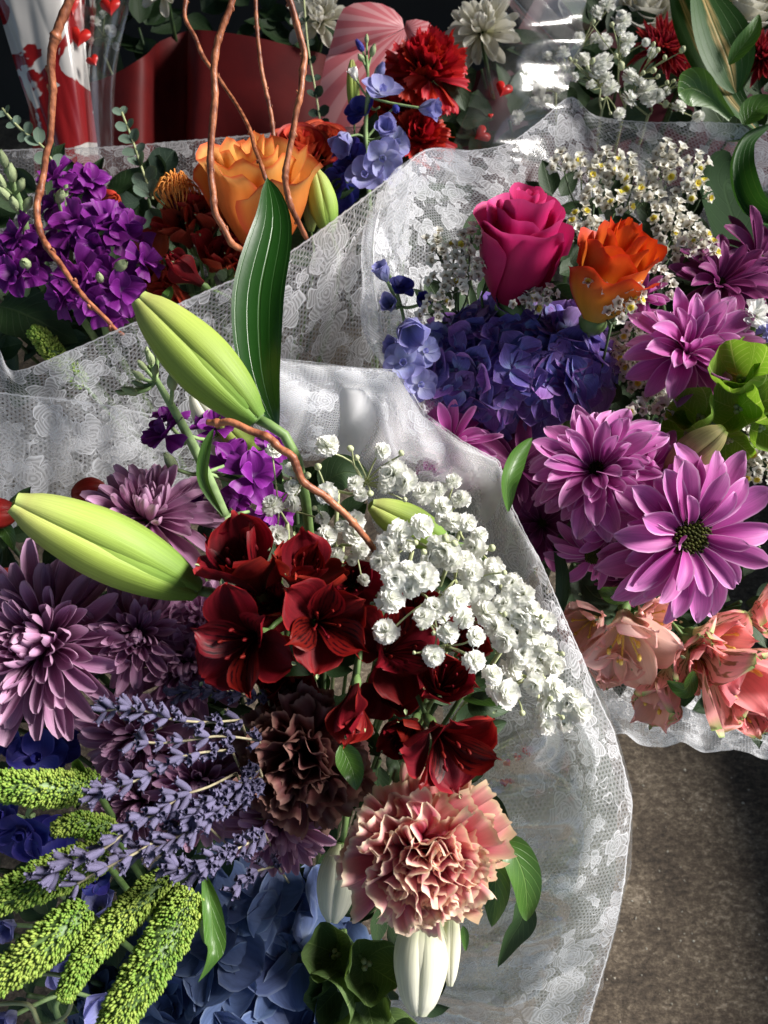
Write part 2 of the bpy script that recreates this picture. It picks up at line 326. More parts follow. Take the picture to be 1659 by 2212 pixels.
def film_mat(name, col, alpha, rough=.12, gloss=.25, noise=.0, transl=.5, bump=.3, bscale=60):
    N = NT(name); tc = N.n('TexCoord'); ns = N.noise(tc.outputs['Object'], bscale, 3)
    df = N.n('BsdfDiffuse'); df.inputs[0].default_value = c4(col); tr = N.n('BsdfTranslucent'); tr.inputs[0].default_value = c4(col); m1 = N.n('MixShader'); m1.inputs[0].default_value = transl
    N.l(df.outputs[0], m1.inputs[1]); N.l(tr.outputs[0], m1.inputs[2]); tp = N.n('BsdfTransparent')
    m2 = N.n('MixShader'); N.set(m2.inputs[0], N.m2('ADD', alpha, N.m2('MULTIPLY', N.m2('SUBTRACT', ns, .5), noise), clamp=True)); N.l(tp.outputs[0], m2.inputs[1]); N.l(m1.outputs[0], m2.inputs[2])
    gl = N.n('BsdfGlossy'); gl.inputs['Roughness'].default_value = rough; bm = N.n('Bump'); bm.inputs['Strength'].default_value = bump; bm.inputs['Distance'].default_value = .004; N.l(ns, bm.inputs['Height']); N.l(bm.outputs[0], gl.inputs['Normal'])
    fr = N.n('Fresnel'); fr.inputs[0].default_value = 1.45; g = N.m2('ADD', gloss * .25, N.m2('MULTIPLY', fr.outputs[0], gloss), clamp=True)
    m3 = N.n('MixShader'); N.l(g, m3.inputs[0]); N.l(m2.outputs[0], m3.inputs[1]); N.l(gl.outputs[0], m3.inputs[2]); N.l(m3.outputs[0], N.out.inputs[0]); return N.m

M_ = {}
M_['magenta'] = petal_mat('magenta_petal', [(0, (.34, .02, .20)), (.35, (.58, .09, .42)), (.75, (.74, .20, .58)), (1, (.84, .34, .72))], .35, (.90, .50, .82), .82, .16)
M_['magenta_deep'] = petal_mat('shaded_magenta_petal', [(0, (.12, .01, .08)), (.4, (.24, .03, .16)), (1, (.36, .07, .25))], .3, (.45, .14, .34), .84, .16)  # darker copy of the magenta ramp, shade put into the colour
M_['mauve'] = petal_mat('mauve_petal', [(0, (.22, .05, .14)), (.35, (.40, .14, .30)), (.75, (.60, .30, .50)), (1, (.74, .46, .66))], .3, (.68, .42, .60), .85, .14)
M_['pinkrose'] = petal_mat('pink_rose_petal', [(0, (.30, .006, .06)), (.5, (.50, .010, .12)), (.85, (.72, .025, .21)), (1, (.84, .08, .32))], .28, None, .8, .08, 8, .55)
M_['orangerose'] = petal_mat('orange_rose_petal', [(0, (.82, .55, .06)), (.45, (.86, .36, .03)), (.75, (.84, .17, .02)), (1, (.76, .06, .012))], .3, (.76, .06, .015), .80, .10, 8, .5)
M_['orangerose2'] = petal_mat('golden_rose_petal', [(0, (.92, .26, .05)), (.4, (.92, .27, .05)), (.8, (.95, .40, .08)), (1, (.97, .55, .18))], .38, (.90, .20, .06), .84, .08, 8, .5)
M_['redrose'] = petal_mat('coral_rose_petal', [(0, (.55, .04, .02)), (.6, (.72, .07, .03)), (1, (.80, .12, .06))], .3, (.5, .03, .02), .85, .12)
M_['redcarn'] = petal_mat('red_carnation_petal', [(0, (.20, .003, .004)), (.6, (.46, .007, .008)), (1, (.62, .02, .018))], .28, (.66, .03, .02), .9, .12)
M_['alst'] = petal_mat('red_alstroemeria_petal', [(0, (.04, .003, .003)), (.3, (.10, .003, .005)), (.75, (.185, .004, .008)), (1, (.27, .009, .010))], .28, (.38, .02, .015), .9, .3, 16, .6, spec=.22, blot=.25)
M_['alst_in'] = petal_mat('striped_red_petal', [(0, (.04, .002, .002)), (.35, (.11, .004, .006)), (1, (.21, .006, .009))], .22, None, .9, .14, 16, .42, stripes=((.012, .0, .002), 56., .18), spec=.2, blot=.2)
M_['rust'] = petal_mat('rusty_red_petal', [(0, (.16, .02, .01)), (.5, (.40, .025, .015)), (1, (.55, .05, .03))], .25, (.60, .09, .05), .88, .2, 14, .6, spec=.2, blot=.2)
M_['peach'] = petal_mat('peach_petal', [(0, (.80, .66, .36)), (.35, (.88, .40, .33)), (.75, (.90, .32, .33)), (1, (.92, .30, .33))], .38, (.95, .46, .44), .85, .10)
M_['peach_out'] = petal_mat('veined_peach_petal', [(0, (.66, .68, .32)), (.35, (.88, .66, .44)), (.65, (.95, .48, .44)), (.90, (.95, .42, .42)), (1, (.34, .5, .16))], .3, None, .85, .12, stripes=((.25, .14, .05), 40., .15))
M_['blush'] = petal_mat('blush_peach_petal', [(0, (.85, .80, .50)), (.4, (.92, .66, .54)), (1, (.94, .58, .53))], .38, (.94, .48, .46), .85, .08)
M_['carn'] = petal_mat('antique_carnation_petal', [(0, (.42, .03, .09)), (.4, (.50, .05, .13)), (.75, (.70, .17, .26)), (.92, (.82, .42, .42)), (1, (.95, .80, .60))], .42, (.92, .74, .56), .9, .12, blot=.2)
M_['carn_pink'] = petal_mat('rosy_carnation_petal', [(0, (.45, .03, .08)), (.35, (.74, .08, .16)), (.7, (.80, .20, .25)), (.93, (.84, .42, .36)), (1, (.86, .66, .46))], .35, (.86, .64, .42), .85, .12)
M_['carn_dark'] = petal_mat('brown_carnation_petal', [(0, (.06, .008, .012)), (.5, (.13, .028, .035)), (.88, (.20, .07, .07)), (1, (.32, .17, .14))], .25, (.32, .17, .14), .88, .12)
M_['stock'] = petal_mat('purple_stock_petal', [(0, (.42, .22, .5)), (.2, (.19, .016, .24)), (.7, (.25, .018, .30)), (1, (.36, .05, .42))], .3, (.42, .06, .52), .88, .14, blot=.15)
M_['delph'] = petal_mat('pale_blue_delphinium_petal', [(0, (.70, .72, .86)), (.45, (.48, .50, .84)), (1, (.33, .32, .74))], .4, (.48, .46, .82), .85, .12)
M_['delph_deep'] = petal_mat('deep_blue_delphinium_petal', [(0, (.12, .12, .45)), (.5, (.05, .06, .38)), (1, (.05, .05, .34))], .3, (.12, .10, .5), .85, .15)
M_['hyd'] = petal_mat('violet_hydrangea_petal', [(0, (.42, .52, .88)), (.16, (.34, .36, .78)), (.38, (.25, .18, .54)), (.8, (.19, .11, .42)), (1, (.30, .18, .52))], .3, (.40, .27, .60), .92, .3, 14, .5, blot=.25, vary=.3, spec=.2, huev=.09)
M_['hydb'] = petal_mat('blue_hydrangea_petal', [(0, (.36, .44, .58)), (.3, (.16, .23, .44)), (1, (.12, .175, .37))], .3, (.26, .34, .54), .88, .2, 10, .45, blot=.2, vary=.25)
M_['white'] = petal_mat('white_petal', [(0, (.62, .66, .42)), (.3, (.84, .85, .80)), (1, (.88, .88, .86))], .35, None, .8, .05, vary=.05)
M_['cream'] = petal_mat('cream_petal', [(0, (.55, .55, .30)), (.4, (.75, .72, .58)), (1, (.80, .78, .70))], .35, None, .8, .07)
M_['gyp'] = petal_mat('white_blossom_petal', [(0, (.62, .70, .34)), (.25, (.88, .90, .80)), (1, (.93, .93, .90))], .45, None, .8, .03, vary=.05, bump=.1)
M_['stat'] = petal_mat('papery_white_cup', [(0, (.14, .10, .06)), (.2, (.50, .46, .34)), (.4, (.80, .78, .68)), (1, (.88, .87, .80))], .4, None, .8, .06, vary=.08)
M_['staty'] = petal_mat('yellow_blossom_petal', [(0, (.7, .5, .05)), (1, (.88, .80, .12))], .4, None, .8, .05)
M_['redmum'] = petal_mat('crimson_petal', [(0, (.16, .0, .01)), (.6, (.38, .01, .025)), (1, (.58, .05, .06))], .25, (.55, .06, .07), .8, .15)
M_['whitelily'] = petal_mat('ivory_tepal', [(0, (.55, .60, .32)), (.3, (.78, .78, .60)), (1, (.84, .83, .72))], .35, (.72, .74, .56), .9, .12, 18, .5, vary=.04)
M_['bud'] = petal_mat('lily_bud_tepal', [(0, (.16, .32, .05)), (.3, (.32, .48, .08)), (.7, (.44, .57, .11)), (.93, (.50, .56, .16)), (1, (.42, .34, .12))], .2, (.54, .64, .20), .86, .16, 40, .5, vary=.06, bump=.35, spec=.25, blot=.10)
M_['bud2'] = petal_mat('olive_lily_bud_tepal', [(0, (.30, .40, .10)), (.5, (.42, .46, .16)), (1, (.42, .36, .16))], .2, (.22, .30, .06), .84, .22, 26, .42, vary=.06, bump=.5)
M_['redbud'] = petal_mat('red_bud_tepal', [(0, (.30, .05, .02)), (.5, (.62, .05, .03)), (1, (.68, .10, .04))], .2, None, .86, .2, 20, .45)
M_['bells'] = leaf_mat('bells_of_ireland_cup', (.22, .40, .05), (.55, .68, .25), 11, .45, .45, False, .15)
M_['bells_d'] = leaf_mat('dark_green_cup', (.10, .17, .05), (.25, .36, .12), 11, .3, .45, False, .15)
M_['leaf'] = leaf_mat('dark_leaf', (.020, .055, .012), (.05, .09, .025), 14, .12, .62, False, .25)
M_['leafdeep'] = leaf_mat('very_dark_leaf', (.012, .035, .010), (.02, .05, .015), 14, .05, .8, False, .2, spec=.12)  # darker, duller version of the dark leaf
M_['leaf2'] = leaf_mat('fresh_leaf', (.085, .20, .035), (.22, .38, .10), 14, .35, .36, False, .2)
M_['lilyleaf'] = leaf_mat('lily_leaf', (.014, .070, .008), (.05, .15, .025), 14.5, .15, .35, True, .15, spec=.6)
M_['rusc'] = leaf_mat('ribbed_leaf', (.03, .10, .02), (.10, .20, .05), 30, .3, .5, True, .2, spec=.3)
M_['varieg'] = leaf_mat('variegated_leaf', (.05, .14, .03), (.12, .22, .06), 24, .3, .5, True, .15, patch=((.62, .42, .16), .98), spec=.3)
M_['euc'] = leaf_mat('eucalyptus_leaf', (.17, .25, .19), (.34, .42, .32), 12, .2, .6, False, .15, spec=.2)
M_['euc_d'] = leaf_mat('dark_eucalyptus_leaf', (.05, .085, .06), (.10, .15, .10), 12, .2, .6, False, .15, spec=.2)
M_['stem'] = plain_mat('green_stem', (.10, .18, .05), (.17, .27, .09), 90, .5, transl=.1)
M_['stem_d'] = plain_mat('dark_stem', (.03, .06, .02), (.06, .10, .03), 90, .6)
M_['stem_pale'] = plain_mat('pale_stem', (.30, .34, .16), (.42, .45, .24), 90, .6)
M_['stockstem'] = plain_mat('felted_green_stem', (.20, .31, .12), (.30, .42, .19), 160, .75, .2, transl=.1)
M_['willow'] = plain_mat('red_brown_bark', (.13, .035, .018), (.46, .17, .08), 130, .45, .4, 1.0, aniso=(1, 1, .6), dist=.0012)
M_['disc'] = plain_mat('green_brown_disc', (.018, .022, .004), (.09, .10, .015), 400, .7, .2, .4, attr=.6)
M_['budgreen'] = plain_mat('grey_green_sepal', (.22, .28, .13), (.36, .42, .24), 260, .7, .2)
M_['grain'] = plain_mat('millet_grain', (.12, .27, .03), (.38, .46, .09), 50, .55, .35, .1, .15, attr=.7)
M_['lav'] = plain_mat('lavender_calyx', (.04, .04, .065), (.20, .18, .31), 700, .75, .15, .5, attr=.3)
M_['lavstem'] = plain_mat('straw_stem', (.26, .22, .14), (.42, .38, .24), 300, .7)
M_['stamen'] = plain_mat('orange_stamen', (.70, .20, .03), (.85, .36, .07), 100, .5)
M_['yellowst'] = plain_mat('yellow_stamen', (.70, .50, .08), (.85, .68, .20), 100, .5)
M_['berry'] = plain_mat('glossy_red_berry', (.50, .03, .015), (.62, .09, .03), 30, .25, .5, .05)
M_['gbud'] = plain_mat('small_green_bud', (.40, .46, .20), (.70, .72, .50), 300, .5, .3, .2, .2)
M_['lace'] = lace_mat('white_lace', seed=1.0)
M_['lace2'] = lace_mat('white_floral_lace', seed=5.0, dens=.6, voile=.05)
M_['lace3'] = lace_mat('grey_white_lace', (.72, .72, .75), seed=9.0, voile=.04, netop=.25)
M_['tissue'] = film_mat('white_tissue_film', (.94, .94, .96), .98, .4, .04, .12, .42, .3)
M_['clearfold'] = film_mat('folded_cellophane', (.8, .8, .82), .12, .10, .5, .05, .5, .05, 15)
M_['voile'] = film_mat('shade_tinted_voile', (.44, .50, .45), .62, .3, .5, .15, .5)  # grey-green tint puts the shading of stems and sleeve into the film
M_['cello'] = film_mat('clear_cellophane', (.8, .8, .82), .10, .16, .35, .10, .5, .15)
M_['redpaper'] = plain_mat('red_paper', (.085, .003, .004), (.12, .005, .005), 30, .6, .3, .1)
# ---------------------------------------------------------------- setting
def ground():
    N = NT('rough_concrete'); tc = N.n('TexCoord'); v = tc.outputs['Object']
    a = N.noise(v, 9, 6, .2, .65); b = N.noise(N.mapv(v, (1, 1.5, 1)), 120, 8, .15, .8); c = N.noise(N.mapv(v, (1, 1.8, 1)), 480, 3, .5, .6)
    f = N.m2('ADD', N.m2('MULTIPLY', N.step(a, .2, .8), .34), N.m2('ADD', N.m2('MULTIPLY', N.step(b, .25, .75), .44), N.m2('MULTIPLY', c, .22)))
    col = N.ramp(f, [(.28, (.030, .021, .014)), (.44, (.085, .062, .042)), (.58, (.17, .13, .088)), (.74, (.42, .35, .26))])
    pr = N.n('BsdfPrincipled'); N.l(col, pr.inputs['Base Color']); pr.inputs['Roughness'].default_value = .75
    bm = N.n('Bump'); bm.inputs['Strength'].default_value = .9; bm.inputs['Distance'].default_value = .004; N.l(f, bm.inputs['Height']); N.l(bm.outputs[0], pr.inputs['Normal']); N.l(pr.outputs[0], N.out.inputs[0])
    V = np.array([(-20, -20, 0), (20, -20, 0), (20, 20, 0), (-20, 20, 0)]); 
    top('ground', mk('ground', V, [[0, 1, 2, 3]], V[:, :2], N.m), kind='structure')
    g = MB(); w = rng
    for i in range(110):
        p = P(w.uniform(1180, 1700), w.uniform(1640, 2230), .9); t = (p - CP); t = CP + t * (CAM_H / -t.z)
        s = w.uniform(.0004, .0013); g.add(blob(s * w.uniform(.6, 1.6), s * w.uniform(.6, 1.6), s * .7, 6, 4), T(t.x, t.y, s * .4) @ RZ(w.uniform(0, 180)))
    top('grit', g.mesh('grit', plain_mat('pale_grit', (.20, .17, .12), (.55, .52, .44), 300, .8)), kind='stuff', label='pale crumbs of grit scattered on the rough brown concrete', cat='grit')
    wm = MB(); V = np.array([(-6, 1.75, -.01), (6, 1.75, -.01), (6, 1.75, 3), (-6, 1.75, 3)]); 
    wm.add((V, np.array([[0, 1, 2, 3]]), V[:, :2])); V2 = V + np.array([0, .15, 0]); wm.add((V2[::-1], np.array([[0, 1, 2, 3]]), V[:, :2]))
    top('wall', wm.mesh('wall', plain_mat('black_wall', (.008, .008, .009), (.016, .015, .015), 8, .8)), 'black wall behind the wrapped bouquets', 'wall')
ground()
def added_awning():  # out-of-view cover added to block sky and shade the back row
    mb = MB(); z0, z1 = 2.0, 2.0
    # back part reaches far to the right, front part stops short so that the sun comes in under it
    for (x0, x1, y0, y1) in ((-3.2, .9, -1.6, 1.34), (-3.2, 3.9, 1.34, 1.74)):
        n = 8; x = np.linspace(x0, x1, n + 1); y = np.linspace(y0, y1, n + 1); Y, X = np.meshgrid(y, x, indexing='ij'); Z = z0 + .02 * np.sin(X * 7) + 0 * Y
        for dz in (0, .006): mb.add((np.stack([X, Y, Z + dz], -1).reshape(-1, 3), gridF(n, n), np.stack([X, Y], -1).reshape(-1, 2)))
    o = thing('added_awning', 'unseen dark cover added overhead to shade the flowers', 'added_awning', Matrix.Identity(4))
    part('shade_sheet', mb.mesh('shade_sheet', plain_mat('dark_shade_sheet', (.012, .012, .013), (.022, .02, .02), 40, .9, .1)), o)
    mb = MB()
    for (x, y) in ((-3.1, -1.5), (-3.1, 1.68), (3.5, 1.68)): mb.add(tube([(x, y, 0), (x, y, 2.0)], .02, 8, 1))
    part('shade_post', mb.mesh('shade_post', M_['stem_d']), o, kind='stuff')
added_awning()
def shade_crates():  # unseen box added right of the view to shade the ground
    wood = plain_mat('dark_wood', (.05, .035, .022), (.10, .07, .045), 40, .7, .3, .5, aniso=(1, 8, 8))
    o = thing('ground_shade_crate', 'slatted wooden box added just right of the view to shade the ground', 'shade_crate', T(.98, .25, 0))
    s = MB(); bx = lambda x0, x1, y0, y1, z0, z1: (np.array([(x, y, z) for x in (x0, x1) for y in (y0, y1) for z in (z0, z1)]), np.array([(0, 1, 3, 2), (4, 6, 7, 5), (0, 4, 5, 1), (2, 3, 7, 6), (0, 2, 6, 4), (1, 5, 7, 3)]), np.zeros((8, 2)))
    for k in range(5):
        z = .02 + k * .05
        for (x0, x1, y0, y1) in ((-.30, -.288, -.75, .75), (.288, .30, -.75, .75), (-.287, .287, -.75, -.738), (-.287, .287, .738, .75)):
            m = MB(); m.add(bx(x0, x1, y0, y1, z, z + .043)); part('slat', m.mesh('slat', wood), o)
    m = MB(); m.add(bx(-.287, .287, -.737, .737, .24, .25)); part('lid_board', m.mesh('lid_board', wood), o)
shade_crates()
# feet of the bouquets: where their stems meet, just above the ground
def foot(x, y, d, z=.04, pull=(0, 0)):
    p = P(x, y, d); return Vector((p.x + pull[0], p.y + pull[1], z))
FOOT = {'front': foot(560, 1750, .45), 'right': foot(1350, 1000, .56), 'back': foot(330, 520, .62), 'blue': foot(820, 330, .72), 'far': foot(1400, 120, .82), 'farleft': foot(350, 60, .9), 'low': foot(300, 2200, .45)}
def add_stem(root, pos, axis, ft, rad=.0022, mat=None, ln=.30, label=None):
    """stem from the flower's base back into its bouquet, towards the foot"""
    a = Vector(axis).normalized(); f = FOOT[ft]; p0 = pos; p1 = pos - a * .03; tot = (f - p1); L = min(ln, tot.length * .9); p3 = p1 + tot.normalized() * L
    p2 = p1.lerp(p3, .35) - a * .01
    inv = np.array(root.matrix_world.inverted()) if False else None
    g = tube([p0, p1, p2, p3], rad, 6, 3); Mi = root.matrix_basis.inverted()
    mb = MB(); mb.add(g, Mi); return part('stem', mb.mesh('stem', mat or M_['stem_d']), root)
_cache = {}
def cached(key, fn, n=1):
    if key not in _cache: _cache[key] = [fn(i) for i in range(n)]
    return _cache[key]
def pick(key, fn, n, i): l = cached(key, fn, n); return l[i % n]
# ---------------------------------------------------------------- flower kinds
def daisy(x, y, d, R, face, mat, label, ft, rows=((0, 17, 1.0), (22, 15, .92), (42, 11, .72)), disc=.2, name='daisy', cat='flower', group=None, W=.21, prof='daisy', cup=.45, bend=-18, spin=0, jit=11, droop=None):
    pos = P(x, y, d); r = R * d / FPX; M = frame(pos, face, spin); o = thing(name, label, cat, M, group)
    def gen(i): g = petal(1, W, prof, cup, bend + (i % 4 - 1.5) * 18, 1.6, .03, 2, nu=8, nv=6, twist=(i % 4 - 1.5) * 9, keel=.10, seed=i * 7 + 1, side=(i % 5 - 2) * .05, dome=(i % 3) * .12); return mk('petal', g[0], g[1], g[2], M_[mat])
    ms = cached(('daisy', mat, W, prof, cup, bend), gen, 18)
    k = 0; rr = random.Random(int(x * 3 + y))
    for ri, (el, n, ln) in enumerate(rows):
        n = int(n * 1.22)
        for j in range(n):
            az = 360 / n * (j + .5 * (ri % 2)) + rr.uniform(-jit, jit); e = el + rr.uniform(-12, 12); s = r * ln * rr.uniform(.74, 1.1)
            if droop: e += droop * math.cos(R_(az))
            part('petal', ms[rr.randrange(18)], o, RZ(az) @ T(0, r * disc * .55, r * (.02 * ri - .02)) @ RX(e) @ RY(rr.uniform(-12, 12)) @ SCL(s * (1 - disc * .5))); k += 1
    if disc:
        mb = MB(); n = 90; 
        for i in range(n):
            q = math.sqrt((i + .5) / n); a = i * 2.39996; h = .35 * math.sqrt(max(0, 1 - q * q * .85))
            mb.add(blob(.09, .09, .16, 5, 4), T(q * math.cos(a), q * math.sin(a), h), (i * .37) % 1)
        mb.add(lathe([(.0001, -.3), (.6, -.25), (1, .0), (.95, .1), (.6, .22), (.0001, .3)], 14), None, .1)
        me = pick('disc', lambda i: mb.mesh('disc', M_['disc']), 1, 0); part('disc', me, o, SCL(r * disc))
    add_stem(o, pos, D(face), ft); return o
def mum(x, y, d, R, face, mat, label, ft, n=95, prof='spoon', W=.10, name='chrysanthemum', group=None, inner=.25, e0=-8, e1=88, bendo=-15, bendi=55, spin=0, cat='flower'):
    pos = P(x, y, d); r = R * d / FPX; M = frame(pos, face, spin); o = thing(name, label, cat, M, group); rr = random.Random(int(x * 5 + y))
    def gen(i, b): g = petal(1, W, prof, 1.0, b + (i - 3) * 11, 1.4, .008, 2, nu=8, nv=6, twist=(i % 3 - 1) * 8, seed=i * 11 + 2, side=(i % 3 - 1) * .07); return mk('petal', g[0], g[1], g[2], M_[mat])
    lv = [cached(('mum', mat, W, prof, q), lambda i, b=b: gen(i, b), 7) for q, b in enumerate((bendo, bendo * .3 + bendi * .3, bendi))]
    for i in range(n):
        q = (i + .5) / n; az = i * 137.508 + rr.uniform(-6, 6); el = e0 + (e1 - e0) * (1 - q) ** .85 + rr.uniform(-7, 7); ln = (inner + (1 - inner) * q ** .75) * rr.uniform(.88, 1.06)
        rad = .02 + .10 * q; b = 2 if q < .35 else 1 if q < .65 else 0
        part('petal', lv[b][rr.randrange(7)], o, RZ(az) @ T(0, rad * r, (-.12 * q) * r) @ RX(el) @ RY(rr.uniform(-14, 14)) @ SCL(r * ln))
    mb = MB(); mb.add(blob(r * .16, r * .16, r * .14), T(0, 0, -r * .12)); part('receptacle', mb.mesh('receptacle', M_['stem_d']), o)
    add_stem(o, pos, D(face), ft); return o
def rose(x, y, d, R, face, mat, label, ft, n=15, H=1.5, open_=.25, name='rose', spin=0, ruf=.02, seed=1, lip=.12, pointy=.0, drop=.25, tat=0):
    pos = P(x, y, d); r = R * d / FPX; M = frame(pos, face, spin); o = thing(name, label, 'flower', M); rr = np.random.default_rng(seed)
    nu, nv = 12, 14; t = np.linspace(0, 1, nu + 1); s = np.linspace(-1, 1, nv + 1); tt, ss = np.meshgrid(t, s, indexing='ij')
    for i in range(n):
        q = i / (n - 1); r0 = .10 + .72 * q ** .8; Hh = H * (1.02 - drop * q ** 1.3) * rr.uniform(.93, 1.05); span = R_(230 - 95 * q)
        op = open_ * q ** 1.2; lp = lip * (.3 + 1.1 * q)
        wid = np.clip(cr1([.6, .8, .96, 1.04, 1.08, 1.08, 1.02], tt.ravel()).reshape(tt.shape), .05, 2)
        ang = ss * span / 2 * wid; ph = rr.uniform(0, 6.28, 3)
        rad = r0 * (.42 + .58 * np.sin(np.pi / 2 * np.minimum(1, tt * 1.5))) - .10 * r0 * tt ** 3 * (1 - q) + op * tt ** 2 + lp * np.clip((tt - .72) / .28, 0, 1) ** 2 * (1 + .4 * np.sin(ss * 2 + ph[0])) + .035 * ss + ruf * tt ** 3 * np.sin(ss * 7 + ph[1])
        z = Hh * tt * (1 - .16 * ss ** 6 * tt) - lp * .5 * np.clip((tt - .8) / .2, 0, 1) ** 2 - .1 * q + ruf * tt ** 4 * 1.5 * np.sin(ss * 9 + ph[2]) - .5 * H + pointy * tt ** 4 * np.clip(1 - abs(ss) * 2.2, 0, 1) + tat * tt ** 6 * (np.sin(ss * 13 + ph[0] * 3) * .6 + np.sign(np.sin(ss * 29 + ph[1])) * .3)
        V = np.stack([rad * np.sin(ang), rad * np.cos(ang), z], -1).reshape(-1, 3) * r
        UV = np.stack([(ss + 1) / 2, tt], -1).reshape(-1, 2)
        part('petal', mk('petal', V, gridF(nu, nv), UV, M_[mat]), o, RZ(i * 137.5 + rr.uniform(-10, 10)) @ RX(rr.uniform(-3, 3)))
    mb = MB(); mb.add(blob(.34 * r, .34 * r, .30 * r, 12), T(0, 0, -.62 * H * r)); part('calyx', mb.mesh('calyx', M_['stem']), o)
    for k in range(0):
        g = petal(r * .9, r * .14, 'lance', .4, 40, nu=7, nv=4); part('sepal', pick(('sepal', r), lambda i: mk('sepal', g[0], g[1], g[2], M_['leaf']), 1, 0), o, RZ(k * 72) @ T(0, .3 * r, -.62 * H * r) @ RX(35))
    add_stem(o, pos - D(face) * r * .6 * H, D(face), ft, .003, M_['stem']); return o
def carnation(x, y, d, R, face, mats, label, ft, n=38, name='carnation', spin=0, ruf=.10, flat=0, serr=.05, group=None):
    pos = P(x, y, d); r = R * d / FPX; M = frame(pos, face, spin); o = thing(name, label, 'flower', M, group); rr = random.Random(int(x + y * 3))
    def gen(i, m, b): g = petal(1, .46 + .05 * (i % 3), 'fan', .25, b, 1.6, ruf, 2.4 + .5 * (i % 3), serr, 11, nu=13, nv=34, seed=i * 5 + 3, rpow=1.6); return mk('petal', g[0], g[1], g[2], M_[m])
    for i in range(n):
        q = (i + .5) / n; az = i * 137.508 + rr.uniform(-28, 28); el = 88 - 90 * q ** 1.1 + flat + rr.uniform(-17, 14); m = mats[0] if (len(mats) == 1 or not mats[1](az % 360, q)) else mats[2]
        b = 0 if q < .5 else 1
        me = pick(('carn', m, b, ruf, serr), lambda i, m=m, b=b: gen(i, m, (-10, -35)[b]), 5, rr.randrange(5))
        part('petal', me, o, T(rr.uniform(-.13, .13) * r, rr.uniform(-.13, .13) * r, 0) @ RZ(az) @ T(0, .06 * r * q, -.35 * r) @ RX(el) @ RY(rr.uniform(-30, 30)) @ SCL(r * rr.uniform(.84, 1.05)))
    mb = MB(); mb.add(lathe([(.001, -1.35 * r), (.10 * r, -1.3 * r), (.17 * r, -1.0 * r), (.2 * r, -.55 * r), (.24 * r, -.3 * r)], 10)); part('calyx', mb.mesh('calyx', M_['stem']), o)
    add_stem(o, pos - D(face) * r * 1.2, D(face), ft, .002, M_['stem']); return o
def alstro(x, y, d, R, face, label, ft, op=0, spin=0, mo='alst', mi='alst_in', stam='alst', name='alstroemeria', tipg=True, group=None):
    """op 0 = open trumpet, 1 = nearly closed"""
    pos = P(x, y, d); r = 1.16 * R * d / FPX; M = frame(pos, face, spin); o = thing(name, label, 'flower', M, group); rr = random.Random(int(x * 7 + y))
    for k in range(3):
        i = rr.randrange(3)
        g = pick(('alo', mo, op, i), lambda z, i=i: mk('petal', *petal(1, .39, 'obov', .45, -78 + 90 * op, 1.5, .075, 3.0, .018, 8, nu=11, nv=10, notch=-.07, seed=i + 5), M_[mo]), 1, 0)
        part('petal', g, o, RZ(k * 120 + rr.uniform(-8, 8)) @ T(0, .05 * r, -.5 * r) @ RX(78 + rr.uniform(-12, 12) - 8 * (1 - op)) @ RY(rr.uniform(-12, 12)) @ SCL(r * rr.uniform(.98, 1.2)))
        g = pick(('ali', mi, op, i), lambda z, i=i: mk('petal', *petal(1, .27, 'obov', .5, -66 + 78 * op, 1.5, .05, 2.8, .01, 8, nu=11, nv=8, notch=-.10, seed=i + 15), M_[mi]), 1, 0)
        part('petal', g, o, RZ(k * 120 + 60 + rr.uniform(-8, 8)) @ T(0, .03 * r, -.5 * r) @ RX(80 + rr.uniform(-10, 10)) @ RY(rr.uniform(-10, 10)) @ SCL(r * rr.uniform(1.0, 1.2)))
        if tipg:
            g = pick('tip', lambda z: mk('petal_tip', *petal(1, .34, 'leaf', .8, 15, nu=5, nv=4), M_['budgreen']), 1, 0)
            q = RZ(k * 120) @ T(0, .05 * r, -.5 * r) @ RX(76 - 8 * (1 - op))
            ta = R_(-78 + 90 * op); part('petal_tip', g, o, q @ T(0, r * (1.08 * math.cos(ta * .45)), r * (1.08 * math.sin(ta * .45))) @ RX(math.degrees(ta)) @ T(0, -.04 * r, 0) @ SCL(r * .09))
    for k in range(5):
        a = k * 72 + 10; c = [Vector((0, 0, -.45 * r)), Vector((.10 * r * math.cos(R_(a)), .10 * r * math.sin(R_(a)), 0)), Vector((.22 * r * math.cos(R_(a)), .22 * r * math.sin(R_(a)), .28 * r))]
        mb = MB(); mb.add(tube(c, [.02 * r, .014 * r], 5, 3)); mb.add(blob(.035 * r, .035 * r, .07 * r, 6, 5), T(*c[2])); part('stamen', mb.mesh('stamen', M_[stam]), o)
    mb = MB(); mb.add(lathe([(.001, -.78 * r), (.06 * r, -.75 * r), (.10 * r, -.6 * r), (.07 * r, -.46 * r)], 8)); part('ovary', mb.mesh('ovary', M_['stem']), o)
    add_stem(o, pos - D(face) * r * .75, D(face), ft, .0014, M_['stem']); return o
